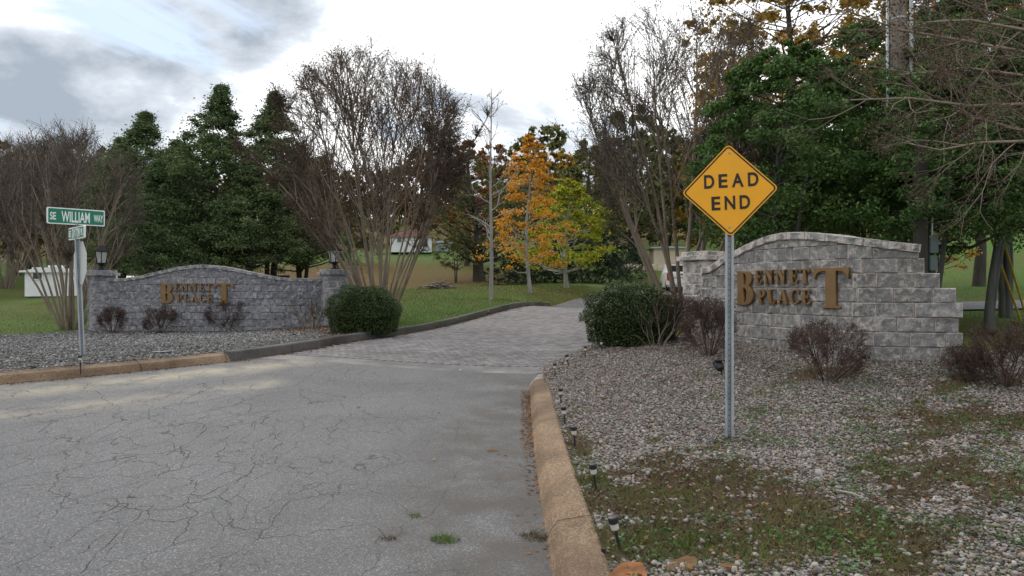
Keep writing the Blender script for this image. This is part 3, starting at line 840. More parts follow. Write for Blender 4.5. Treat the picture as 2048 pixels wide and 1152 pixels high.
def wall(name, label, path, base, course, ncourse, prof, widths, mat, mcore, seed, thick=.24, steps=None, cap_range=None, group=None, cop=.095):
    """prof(u): height of the underside of the coping; widths(u): block length; steps: {course: end u}"""
    r_ = np.random.default_rng(seed)
    c0 = path.at(path.L / 2)
    root = empty(name, (c0[0], c0[1], base)); tag(root, label, 'wall', group)
    off = Vector((c0[0], c0[1], base))
    # recessed core behind the joints
    V, F = [], []
    us = np.linspace(0, cap_range[1] if cap_range else path.L, 60)
    for u in us:
        p = path.at(u); t = path.tan(u); n = np.array([t[1], -t[0]])
        for o_ in (.025, .26):
            q = p - n * o_
            V.append((q[0], q[1], base - .3)); V.append((q[0], q[1], prof(u) - .01))
    for i in range(len(us) - 1):
        a, b = i * 4, (i + 1) * 4
        F += [(a, b, b + 1, a + 1), (a + 2, a + 3, b + 3, b + 2), (a + 1, b + 1, b + 3, a + 3)]
    e = (len(us) - 1) * 4
    F += [(0, 1, 3, 2), (e, e + 2, e + 3, e + 1)]
    core = MB(); core.v = [(x - off.x, y - off.y, z - off.z) for x, y, z in V]; core.f = F
    core.build('core', mcore, root)
    for k in range(-1, ncourse):
        z = base + k * course; u = 0.0
        end = path.L if not steps else steps.get(k, path.L)
        first = True
        while u < end - .03:
            w = widths(u) * r_.uniform(.94, 1.06)
            if first and k % 2: w *= .5
            first = False
            if end - (u + w) < .16: w = end - u
            w = min(w, end - u)
            um = u + w / 2
            lim = lambda x: (prof(um + x) - z) if (cap_range is None or k >= 7 or um + x < cap_range[1]) else course
            h = course - .006
            mx = max(lim(-w / 2), lim(0), lim(w / 2)); mn = min(lim(-w / 2), lim(w / 2))
            if mx > .035:
                top = None
                if mn < course: top = lambda x: float(np.clip(lim(x) - .004, .012, h))
                me = block_mesh(w - .007, h, .2, r_, top, nx=6 if w > .3 else 4); me.materials.append(mat)
                o = link(bpy.data.objects.new('block', me), root)
                t = path.tan(um); p = path.at(um); n = np.array([t[1], -t[0]])
                q = p - n * .0
                jit = r_.normal(0, .003)
                # block front lies on the path: local -y is outward
                o.location = (p[0] - n[0] * (.2 + jit) - off.x, p[1] - n[1] * (.2 + jit) - off.y, z - off.z)
                o.rotation_euler = (0, 0, math.atan2(t[1], t[0]))
            u += w
    # coping stones
    u, u1 = (cap_range if cap_range else (0, path.L)); 
    while u < u1 - .02:
        w = min(r_.uniform(.24, .34), u1 - u)
        if u1 - u - w < .1: w = u1 - u
        um = u + w / 2; z0, z1 = prof(u), prof(u + w); t = path.tan(um); p = path.at(um); n = np.array([t[1], -t[0]])
        L_ = math.hypot(w, z1 - z0)
        me = rough_box(L_ - .006, .36, cop, r_, .012); me.materials.append(mat)
        o = link(bpy.data.objects.new('coping_stone', me), root)
        o.location = (p[0] - n[0] * .13 - off.x, p[1] - n[1] * .13 - off.y, (z0 + z1) / 2 - off.z + r_.normal(0, .002))
        o.rotation_euler = (Matrix.Rotation(math.atan2(t[1], t[0]), 3, 'Z') @ Matrix.Rotation(-math.atan2(z1 - z0, w), 3, 'Y')).to_euler()
        u += w
    return root, off

# --- serif letters as outlines (unit cap height)
def arc(cx, cy, rx, ry, a0, a1, n=12): return [(cx + rx * math.cos(R(a0 + (a1 - a0) * i / n)), cy + ry * math.sin(R(a0 + (a1 - a0) * i / n))) for i in range(n + 1)]
GLY = {
 'E': (.80, [[(0,0),(.76,0),(.80,.27),(.75,.27),(.66,.07),(.35,.07),(.35,.48),(.48,.48),(.53,.36),(.57,.36),(.57,.67),(.53,.67),(.48,.555),(.35,.555),(.35,.93),(.62,.93),(.70,.76),(.75,.76),(.72,1),(0,1),(0,.95),(.12,.93),(.12,.07),(0,.05)]]),
 'T': (.86, [[(.18,0),(.68,0),(.68,.05),(.555,.07),(.555,.93),(.68,.92),(.79,.72),(.845,.72),(.83,1),(.03,1),(.015,.72),(.07,.72),(.18,.92),(.305,.93),(.305,.07),(.18,.05)]]),
 'N': (.92, [[(0,0),(.30,0),(.30,.05),(.205,.07),(.205,.76),(.735,0),(.82,0),(.82,.93),(.92,.95),(.92,1),(.63,1),(.63,.95),(.735,.93),(.735,.37),(.30,1),(0,1),(0,.95),(.115,.92),(.115,.07),(0,.05)]]),
 'L': (.76, [[(0,0),(.71,0),(.76,.31),(.71,.31),(.60,.07),(.35,.07),(.35,.93),(.47,.95),(.47,1),(0,1),(0,.95),(.12,.93),(.12,.07),(0,.05)]]),
 'P': (.78, [[(0,0),(.47,0),(.47,.05),(.35,.07),(.35,.43)] + arc(.42,.715,.36,.285,-90,90) + [(0,1),(0,.95),(.12,.93),(.12,.07),(0,.05)], [(.35,.50)] + arc(.39,.715,.14,.215,-90,90) + [(.35,.93)]]),
 'A': (.92, [[(0,0),(.28,0),(.28,.05),(.19,.07),(.245,.25),(.54,.25),(.595,.07),(.50,.05),(.50,0),(.92,0),(.92,.05),(.85,.07),(.53,1),(.42,1),(.09,.07),(0,.05)], [(.27,.33),(.515,.33),(.392,.72)]]),
 'C': (.86, [arc(.45,.5,.45,.51,52,308,22) + [(.80,.12),(.84,.30),(.79,.30)] + list(reversed(arc(.50,.5,.27,.44,62,298,22))) + [(.78,.66),(.83,.66),(.82,.98),(.78,.98)]]),
 'B': (.76, [[(0,0),(.36,0)] + arc(.40,.285,.36,.285,-90,58,12) + arc(.40,.765,.29,.235,-52,90,10) + [(0,1),(0,.96),(.08,.94),(.08,.06),(0,.04)],
             [(.34,.07)] + arc(.37,.285,.12,.215,-90,90,10) + [(.34,.50)], [(.34,.57)] + arc(.36,.75,.10,.18,-90,90,10) + [(.34,.93)]]),
 'W1': None}
BIGT = (.94, [[(.22,0),(.72,0),(.72,.045),(.61,.06)] + arc(.66,.10,.05,.04,270,180,3)[1:] + [(.61,.92),(.70,.915)] + arc(.70,.74,.19,.17,90,8,8) + [(.94,.72),(.93,1),(.01,1),(0,.72),(.052,.72)] + list(reversed(arc(.24,.74,.19,.17,90,172,8))) + [(.33,.92),(.33,.06),(.22,.045)]])
def glyph_mesh(g_, h, depth, mat, wscale=1.0):
    w, outs = g_
    cu = bpy.data.curves.new('letter', 'CURVE'); cu.dimensions = '2D'; cu.fill_mode = 'BOTH'
    cu.extrude = depth / 2; cu.bevel_depth = min(.004, h * .012); cu.bevel_resolution = 1; cu.offset = -cu.bevel_depth
    for o_ in outs:
        sp = cu.splines.new('POLY'); sp.points.add(len(o_) - 1); sp.use_cyclic_u = True
        for p, (x, y) in zip(sp.points, o_): p.co = ((x - w / 2) * h * wscale, y * h, 0, 1)
    tmp = bpy.data.objects.new('tmp', cu); COL.objects.link(tmp)
    dg = bpy.context.evaluated_depsgraph_get()
    me = bpy.data.meshes.new_from_object(tmp.evaluated_get(dg)); me.materials.clear(); me.materials.append(mat)
    bpy.data.objects.remove(tmp); bpy.data.curves.remove(cu); me.name = 'letter'
    return me
LH = 0.57
LAYOUT = [('B', .0, .75, .0, 1.0)]
for ch, (a, b) in zip('ENNET', ((.81, 1.09), (1.19, 1.53), (1.63, 1.98), (2.10, 2.38), (2.44, 2.74))): LAYOUT.append((ch, a, b, .61, .39))
for ch, (a, b) in zip('PLACE', ((.93, 1.22), (1.31, 1.61), (1.70, 2.05), (2.11, 2.44), (2.49, 2.77))): LAYOUT.append((ch, a, b, .065, .39))
LAYOUT.append(('bigT', 2.86, 3.82, -.015, 1.03))
def letters(root, off, path, u0, z0, proud=.05):
    for ch, a, b, y, hh in LAYOUT:
        g_ = BIGT if ch == 'bigT' else GLY[ch]
        h = LH * hh; ws = (b - a) * LH / (g_[0] * h)
        me = glyph_mesh(g_, h, .05, M['bronze'], ws)
        o = link(bpy.data.objects.new('letter', me), root)
        u = u0 + (a + b) / 2 * LH; t = path.tan(u, .2); p = path.at(u); n = np.array([t[1], -t[0]])
        o.location = (p[0] + n[0] * proud - off.x, p[1] + n[1] * proud - off.y, z0 + y * LH - off.z)
        o.rotation_euler = (R(90), 0, math.atan2(t[1], t[0]))

def cosprof(keys):
    U = np.array([k[0] for k in keys]); Z = np.array([k[1] for k in keys])
    def f_(u):
        i = int(np.clip(np.searchsorted(U, u) - 1, 0, len(U) - 2)); t = np.clip((u - U[i]) / (U[i + 1] - U[i]), 0, 1)
        return float(Z[i] + (Z[i + 1] - Z[i]) * (t * t * (3 - 2 * t)))
    return f_

# left wall
PL = Path2(smooth_line([(-11.9, 20.95), (-10.3, 20.45), (-8.7, 20.25), (-7.0, 20.35), (-5.5, 20.75)], .15))
profL = cosprof([(0, 1.69), (.45, 1.69), (3.15, 2.07), (5.75, 1.69), (PL.L + .1, 1.69)])
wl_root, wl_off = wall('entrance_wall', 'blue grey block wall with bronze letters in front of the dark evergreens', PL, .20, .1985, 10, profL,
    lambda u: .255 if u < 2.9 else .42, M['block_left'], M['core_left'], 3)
u_b = min(range(0, 600), key=lambda i: abs(1024 + PL.at(i * .01)[0] / PL.at(i * .01)[1] * FPX - 322.5)) * .01
letters(wl_root, wl_off, PL, u_b, 1.06)
rp = np.random.default_rng(8)
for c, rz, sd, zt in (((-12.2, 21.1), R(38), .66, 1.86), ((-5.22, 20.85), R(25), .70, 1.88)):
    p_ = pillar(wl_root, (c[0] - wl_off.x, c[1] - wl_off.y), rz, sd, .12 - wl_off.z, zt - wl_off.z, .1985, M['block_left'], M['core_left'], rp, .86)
# right wall
PR = Path2([(3.50, 13.05)] + smooth_line([(3.58, 12.75), (3.9, 11.85), (4.35, 10.75), (4.86, 10.0)], .15) + [(6.16, 9.70)])
u_j = float(PR.S[-2])
def u_of(px):
    return min(range(0, int(PR.L * 100)), key=lambda i: abs(1024 + PR.at(i * .01)[0] / PR.at(i * .01)[1] * FPX - px)) * .01
def prof_keys(pairs, cop=.11):
    out = []
    for px, py in pairs:
        u = u_of(px); D = PR.at(u)[1]; out.append((u, CAM_H - (py - 576) / FPX * D - cop))
    return out
kp = prof_keys([(1420, 535), (1450, 515), (1480, 498), (1520, 478), (1560, 466), (1600, 463), (1650, 467), (1700, 473), (1760, 481), (1836, 489)])
UK, ZK = np.array([k[0] for k in kp]), np.array([k[1] for k in kp])
profR = lambda u: float(np.interp(u, UK, ZK))
u_c = u_of(1838)
cr = .2055
steps = {k: PR.L - (.0 if k % 2 else .05) for k in range(-1, 5)}
steps[-1] = PR.L; steps[0] = PR.L - .02; steps[4] = u_of(1912); steps[5] = u_of(1880); steps[6] = u_of(1849); steps[7] = u_c; steps[8] = u_c; steps[9] = u_c
wr_root, wr_off = wall('entrance_wall', 'pale grey block wall with stepped end and bronze letters behind the dead end sign', PR, .477, cr, 10, profR,
    lambda u: .31 if u < u_j - .05 else .47, M['block_right'], M['core_right'], 4, steps=steps, cap_range=(0.02, u_c), cop=.11)
letters(wr_root, wr_off, PR, u_of(1479), 1.215)
pillar(wr_root, (3.72 - wr_off.x, 13.50 - wr_off.y), R(-68), .66, .35 - wr_off.z, 2.02 - wr_off.z, cr, M['block_right'], M['core_right'], rp, .84)

# ------------------------------------------------------------------ text on signs
def text_mesh(body, size, mat, xs=1.0, depth=.0015, off=0.0):
    cu = bpy.data.curves.new('lettering', 'FONT'); cu.body = body; cu.size = size; cu.extrude = depth; cu.offset = off
    cu.align_x = 'LEFT'; cu.align_y = 'BOTTOM_BASELINE'
    tmp = bpy.data.objects.new('tmp', cu); COL.objects.link(tmp)
    dg = bpy.context.evaluated_depsgraph_get(); me = bpy.data.meshes.new_from_object(tmp.evaluated_get(dg))
    bpy.data.objects.remove(tmp); bpy.data.curves.remove(cu); me.materials.clear(); me.materials.append(mat); me.name = 'lettering'
    n = len(me.vertices); co = np.empty(n * 3, dtype=np.float32); me.vertices.foreach_get('co', co); co = co.reshape(-1, 3)
    return me, co, co[:, 0].min(), co[:, 0].max(), co[:, 1].min(), co[:, 1].max()
def put_text(parent, body, x0, x1, z0, z1, y, mat, off=0.0):
    """lettering fitted to a rectangle of a sign facing -y"""
    me, co, a, b, c, d = text_mesh(body, 1.0, mat, off=off)
    V = np.empty_like(co); V[:, 0] = x0 + (co[:, 0] - a) / (b - a) * (x1 - x0); V[:, 2] = z0 + (co[:, 1] - c) / (d - c) * (z1 - z0); V[:, 1] = y - co[:, 2]
    me.vertices.foreach_set('co', V.ravel()); me.update()
    return link(bpy.data.objects.new('lettering', me), parent)
def rrect(w, h, r_, n=5):
    out = []
    for cx, cz, a in ((w / 2 - r_, h / 2 - r_, 0), (-w / 2 + r_, h / 2 - r_, 90), (-w / 2 + r_, -h / 2 + r_, 180), (w / 2 - r_, -h / 2 + r_, 270)):
        out += arc(cx, cz, r_, r_, a, a + 90, n)
    return out
def rot2(P, a): return [(x * math.cos(a) - z * math.sin(a), x * math.sin(a) + z * math.cos(a)) for x, z in P]
def frame_ring(mb, outer, inner, y0, y1):
    n = len(outer)
    vs_ = [(x, y0, z) for x, z in outer] + [(x, y0, z) for x, z in inner] + [(x, y1, z) for x, z in outer] + [(x, y1, z) for x, z in inner]
    fs_ = []
    for i in range(n):
        j = (i + 1) % n
        fs_ += [(i, j, n + j, n + i), (i, 2 * n + i, 2 * n + j, j), (n + i, n + j, 3 * n + j, 3 * n + i)]
    mb.add(vs_, fs_); return mb
def u_post(parent, h, w=.078, d=.038, t=.006, below=.25, pitch=.0254 * 1.0):
    """flanged channel post with its bolt holes, open side to -y"""
    prof = [(-w / 2, 0), (-w / 2 + .022, 0), (-w / 2 + .029, d), (w / 2 - .029, d), (w / 2 - .022, 0), (w / 2, 0), (w / 2, t), (w / 2 - .017, t), (w / 2 - .024, d + t), (-w / 2 + .024, d + t), (-w / 2 + .017, t), (-w / 2, t)]
    n = len(prof); vs_ = [(x, y, -below) for x, y in prof] + [(x, y, h) for x, y in prof]
    fs_ = [(i, (i + 1) % n, n + (i + 1) % n, n + i) for i in range(n)] + [tuple(range(n - 1, -1, -1)), tuple(range(n, 2 * n))]
    o = MB().add(vs_, fs_).build('post', M['galv'], parent)
    hb = MB(); z = .06
    while z < h - .03:
        a = [(.006 * math.cos(k * math.pi / 3), d - .0012, z + .006 * math.sin(k * math.pi / 3)) for k in range(6)]
        b = len(hb.v); hb.v += a; hb.f.append(tuple(range(b, b + 6))); z += pitch * 2
    hb.build('bolt_holes', M['black_plastic'], o)['kind'] = 'stuff'
    return o

# dead end sign
sx, sD = (1459 - 1024) / FPX * 6.6, 6.6
ds = empty('road_sign', (sx, sD, T(sx, sD) - .005), R(-13)); tag(ds, 'yellow diamond dead end sign on a galvanised channel post', 'road sign')
zc = CAM_H - (380 - 576) / FPX * sD - T(sx, sD)
u_post(ds, zc + .36)
roll = R(1.6)
side = .612
def dia(sd, rr): return [(x, z + zc) for x, z in rot2(rrect(sd, sd, rr), R(45) + roll)]
plate = MB().prism(dia(side, .04), -.004, -.001).build('sign_panel', M['sign_yellow'], ds)
MB().prism(dia(side, .04), -.0009, -.0001).build('panel_back', M['sign_back'], plate)
frame_ring(MB(), dia(side - .020, .034), dia(side - .046, .024), -.0055, -.0042).build('border', M['sign_black'], plate)
for z in (zc + .35, zc - .34):
    b = MB().lathe([(.009, 0), (.011, .002), (.008, .005), (.003, .006)], n=10).build('bolt', M['galv'], plate)
    b.rotation_euler = (R(90), 0, 0); b.location = (0, -.0045, z)
def dead_end(body, cx, cz, h):
    # each stroke letter fitted from the built-in face, widely spaced
    widths = {'D': .72, 'E': .62, 'A': .82, 'N': .74}
    gap_ = .30
    tot = sum(widths[c] for c in body) * h + gap_ * h * (len(body) - 1); x = cx - tot / 2
    for c in body:
        o = put_text(plate, c, x, x + widths[c] * h, 0, h, 0, M['sign_black'], off=.026)
        o.rotation_euler = (0, -roll, 0); o.location = (0, -.0062, cz)
        x += (widths[c] + gap_) * h
dead_end('DEAD', .015, zc + .028, .128)
dead_end('END', .012, zc - .178, .128)

# street name post
px_, pD = (165 - 1024) / FPX * 11.5, 11.5
sp = empty('street_sign', (px_, pD, T(px_, pD) - .005)); tag(sp, 'two green street name blades above a stop sign on one post', 'street sign')
h_post = (712 - 470) / FPX * pD
po = u_post(sp, h_post + .05, pitch=.0254); po.rotation_euler = (0, R(-2.2), R(30))
lean = math.tan(R(-2.2))
def blade(zc_, L_, H_, yaw, texts, name):
    e = empty('sign_blade'); e.parent = sp; e.location = (lean * zc_, -.02, zc_); e.rotation_euler = (0, 0, yaw)
    b = MB().prism(rrect(L_, H_, .02), -.014, .014).build('blade_panel', M['sign_white'], e)
    MB().prism(rrect(L_ - .035, H_ - .035, .014), -.0165, -.0142).build('face', M['sign_green'], e)
    MB().prism(rrect(L_ - .035, H_ - .035, .014), .0142, .0165).build('face', M['sign_green'], e)
    for body, a, c, z0, z1 in texts:
        put_text(e, body, a * L_ / 2, c * L_ / 2, z0 * H_ / 2, z1 * H_ / 2, -.0185, M['sign_white'], off=.02)
        o = put_text(e, body, a * L_ / 2, c * L_ / 2, z0 * H_ / 2, z1 * H_ / 2, -.0185, M['sign_white'], off=.02); o.rotation_euler = (0, 0, math.pi)
    return e
zb = h_post
k_ = 11.5 / FPX
blade((712 - 434) * k_, .82, .262, R(45), [('SE', -.90, -.70, -.50, .42), ('WILLIAM', -.52, .46, -.72, .60), ('WAY', .60, .93, -.52, .38)], 'w')
blade((712 - 466) * k_, .84, .20, R(-44), [('SE', -.90, -.66, -.55, .50), ('DALTON', -.46, .50, -.70, .72), ('PL', .66, .90, -.50, .52)], 'd')
MB().box((lean * (712 - 449) * k_, -.02, (712 - 449) * k_), (.05, .05, .03)).build('bracket', M['galv'], sp)
st = empty('stop_sign'); st.parent = sp; st.location = (lean * 1.5 + .03, -.02, (712 - 526) * k_); st.rotation_euler = (0, 0, R(-44))
octo = [(.375 * math.cos(R(22.5 + 45 * i)), .375 * math.sin(R(22.5 + 45 * i))) for i in range(8)]
MB().prism(octo, .0, .003).build('panel_back', M['sign_back'], st)
MB().prism(octo, .0032, .0045).build('panel_front', M['red_lamp'], st)

# ------------------------------------------------------------------ lanterns on the left wall's pillars
def lantern(loc, label):
    e = empty('lantern', loc); tag(e, label, 'lantern', 'lanterns on the pillars')
    MB().lathe([(.13, 0), (.13, .03), (.06, .05), (.05, .12), (.09, .17), (.17, .20), (.17, .215)], n=8).build('base', M['iron'], e)
    t = NT('lantern_glass', .15, .5); t.col((.6, .62, .6)); t.b.inputs['Alpha'].default_value = .7
    gm = t.m
    MB().lathe([(.12, .22), (.185, .54)], n=6).build('glass', gm, e)
    c = MB()
    for k in range(6):
        a = 2 * math.pi * k / 6
        c.tube([(.125 * math.cos(a), .125 * math.sin(a), .21), (.19 * math.cos(a), .19 * math.sin(a), .545)], .013, 4)
    c.build('frame', M['iron'], e)
    MB().lathe([(.225, .54), (.225, .56), (.15, .64), (.07, .70), (.045, .74), (.02, .78), (.035, .80), (.01, .84)], n=6).build('lid', M['iron'], e)
    MB().lathe([(.02, .22), (.02, .33), (.035, .36), (.035, .42), (.01, .45)], n=8).build('bulb', M['frosted'], e)
lantern((-12.2, 21.1, 2.03), 'black iron lantern on the pillar behind the stop sign')
lantern((-5.22, 20.85, 2.05), 'black iron lantern on the pillar beside the round boxwood')

# ------------------------------------------------------------------ garden lights
def solar(px, py, tilt, label, grp='small stake lights', z=None):
    x, D = ground_pt(px, py)
    e = empty('stake_light', (x, D, T(x, D))); e.rotation_euler = (R(tilt[1]), R(tilt[0]), 0); tag(e, label, 'garden light', grp)
    MB().tube([(0, 0, -.08), (0, 0, .115)], .0085, 8).build('stake', M['black_plastic'], e)
    MB().lathe([(.012, .11), (.021, .118), (.023, .15), (.024, .158)], n=12).build('lens', M['frosted'], e)
    MB().lathe([(.027, .152), (.028, .18), (.026, .186), (.008, .188)], n=14).build('cap', M['black_plastic'], e)
    return e
SL = [((1240, 1100), (-13, 4), 'leaning black stake light nearest the rusty flat rock'), ((1192, 980), (-8, 4), 'black stake light beside the green grass tuft at the kerb joint'),
      ((1150, 895), (-4, 3), 'black stake light standing in the brown thatch by the kerb'), ((1130, 850), (-5, 2), 'fourth black stake light along the tan kerb from the rusty rock'),
      ((1122, 808), (-2, 2), 'fifth black stake light along the tan kerb from the rusty rock'), ((1110, 752), (-1, 1), 'black stake light where the tan kerb meets the pale kerb'),
      ((1137, 733), (-9, 1), 'tilted black stake light by the pale kerb beside the pavers'), ((1170, 715), (2, 1), 'black stake light by the pale kerb short of the green hedge'),
      ((1203, 702), (0, 1), 'black stake light at the foot of the green hedge'), ((161, 737), (-1, 2), 'black stake light in the grey gravel before the street name post')]
for (a, b), tl, lb in SL: solar(a, b, tl, lb)
x, D = ground_pt(1206, 1108); e = MB().tube([(0, 0, -.03), (.003, 0, .03)], [.009, .012], 8).build('light_stub', M['black_plastic']); e.location = (x, D, T(x, D)); tag(e, 'broken black stake stub between kerb and leaning stake light', 'stake')
x, D = ground_pt(1443, 752)
e = empty('spotlight', (x, D, T(x, D))); e.scale = (1.15,) * 3; tag(e, 'black garden spotlight aimed at the pale wall', 'garden light')
MB().tube([(0, 0, -.05), (0, 0, .05), (-.01, 0, .075)], .012, 6).build('stake', M['black_plastic'], e)
MB().tube([(0, 0, .07), (-.02, .0, .09)], .02, 8).build('swivel', M['black_plastic'], e)
o = MB().lathe([(.02, -.06), (.045, -.05), (.055, -.01), (.055, .04), (.06, .045), (.06, .055)], n=12).build('head', M['black_plastic'], e); o.location = (-.03, 0, .12); o.rotation_euler = (R(-40), R(-15), 0)
MB().box((-.03, .0, .185), (.13, .11, .008)).build('solar_panel', M['glass_dark'], e)
x, D = ground_pt(323, 706)
e = empty('valve_cover', (x, D, T(x, D))); tag(e, 'flat black cover lying in the grey gravel bed', 'cover')
MB().lathe([(.15, -.03), (.15, .02), (.14, .03), (.03, .035)], n=16).build('lid', M['black_plastic'], e); MB().box((0, 0, .037), (.06, .02, .012)).build('handle', M['black_plastic'], e)

# ------------------------------------------------------------------ vegetation
class Tubes:
    """many thin tapered tubes in one mesh, n sides each"""
    def __init__(s): s.V = []; s.F = []; s.c = 0
    def add(s, P, Rd, n):
        P = np.asarray(P, dtype=float); k = len(P)
        t = np.gradient(P, axis=0); t /= (np.linalg.norm(t, axis=1)[:, None] + 1e-9)
        ref = np.array([0.31, 0.95, 0.05]) if abs(t[0, 1]) < .9 else np.array([1.0, 0, 0])
        u = np.cross(t, ref); u /= (np.linalg.norm(u, axis=1)[:, None] + 1e-9); w = np.cross(t, u)
        a = np.arange(n) * 2 * np.pi / n
        ring = P[:, None] + (u[:, None] * np.cos(a)[None, :, None] + w[:, None] * np.sin(a)[None, :, None]) * np.asarray(Rd)[:, None, None]
        s.V.append(ring.reshape(-1, 3))
        i = np.arange(k - 1)[:, None] * n; j = np.arange(n)[None]; j2 = (j + 1) % n
        s.F.append((np.stack([i + j, i + j2, i + n + j2, i + n + j], -1).reshape(-1, 4)) + s.c)
        s.c += k * n
    def build(s, name, m, parent):
        return obj_np(name, np.concatenate(s.V), np.concatenate(s.F), m, parent, smooth=True)

def unit(r_, n):
    v = r_.normal(size=(n, 3)); return v / np.linalg.norm(v, axis=1)[:, None]
def leaf_arrays(P, r_, size, aspect=.5, up=.5, var=.35, fold=0.0):
    n = len(P); N = unit(r_, n) + np.array([0, 0, up]); N /= np.linalg.norm(N, axis=1)[:, None]
    A = np.cross(N, unit(r_, n)); A /= (np.linalg.norm(A, axis=1)[:, None] + 1e-9); B = np.cross(N, A)
    s = (size * r_.uniform(1 - var, 1 + var, n))[:, None]
    V = np.stack([P - A * s * .5, P + B * s * aspect * .5 - A * s * .08, P + A * s * .5, P - B * s * aspect * .5 - A * s * .08], 1).reshape(-1, 3)
    return V, np.arange(n * 4).reshape(-1, 4)
def leaves(name, P, r_, size, m, parent, aspect=.5, up=.5, var=.35):
    V, F = leaf_arrays(P, r_, size, aspect, up, var); return obj_np(name, V, F, m, parent)

def fork(r_, stems, twigs, tips, P0, D0, L, rad, depth, maxd, bend, spread, sub=2, thin=2):
    """one limb that bends upwards and forks"""
    n = 4
    d = D0 / np.linalg.norm(D0); P = [P0]; q = P0.copy()
    for i in range(n):
        d = d + np.array([0, 0, bend]) * .12 + r_.normal(0, .05, 3); d /= np.linalg.norm(d)
        q = q + d * L / n; P.append(q.copy())
    r1 = rad * (.76 if depth < maxd else .5)
    (stems if depth < thin else twigs).add(P, np.linspace(rad, r1, n + 1), 6 if depth == 0 else (4 if depth < thin + 1 else 3))
    if depth >= maxd:
        tips.append(q); return
    k = sub if r_.random() > .28 else sub + 1
    for j in range(k):
        a = unit(r_, 1)[0]; a -= d * (a @ d); a /= np.linalg.norm(a) + 1e-9
        ang = spread * r_.uniform(.55, 1.35) * (.55 + .22 * depth)
        fork(r_, stems, twigs, tips, q, d * math.cos(ang) + a * math.sin(ang), L * r_.uniform(.68, .95), r1 * r_.uniform(.78, 1.0), depth + 1, maxd, bend, spread, sub, thin)
    if depth >= 1 and r_.random() < .75:            # side shoot
        i = r_.integers(1, 4); a = unit(r_, 1)[0]; a -= d * (a @ d); a /= np.linalg.norm(a) + 1e-9
        fork(r_, stems, twigs, tips, P[i], d * .75 + a * .65, L * .6, r1 * .45, max(depth + 2, maxd - 2), maxd, bend, spread, sub, thin)

def vase_tree(name, seed, H, spread_deg, nst, maxd, r0, m_stem, m_twig, m_tip, tipn, tipsize, base_r=.22, fork_sp=.26, lean=(0, 0), up=.15, thin=2, firstL=.30, tip_spread=.12, aspect=.7, tall=0.0):
    r_ = np.random.default_rng(seed); root = empty(name)
    S, Tw, tips = Tubes(), Tubes(), []
    for i in range(nst):
        f_ = math.sqrt((i + .5) / nst); a = i * 2.39996 + r_.uniform(-.3, .3)
        th = R(spread_deg) * f_ * r_.uniform(.85, 1.12)
        d = np.array([math.sin(th) * math.cos(a) + lean[0], math.sin(th) * math.sin(a) + lean[1], math.cos(th)])
        p = np.array([base_r * f_ * math.cos(a), base_r * f_ * math.sin(a), -.1])
        Lt = H * (1.0 - .16 * f_ ** 2) * r_.uniform(.92, 1.05)
        fork(r_, S, Tw, tips, p, d, Lt * firstL, r0 * r_.uniform(.7, 1.15), 0, maxd, up, fork_sp, 2, thin)
    S.build('trunk', m_stem, root)
    tw = Tw.build('crown', m_twig, root)
    if tipn:
        tp = np.array(tips); P = np.repeat(tp, tipn, 0) + r_.normal(0, tip_spread, (len(tp) * tipn, 3))
        leaves('seed_heads' if m_tip is M['pod'] else 'leaves', P, r_, tipsize, m_tip, root, aspect, 0.0)
    root['_tips'] = len(tips)
    return root

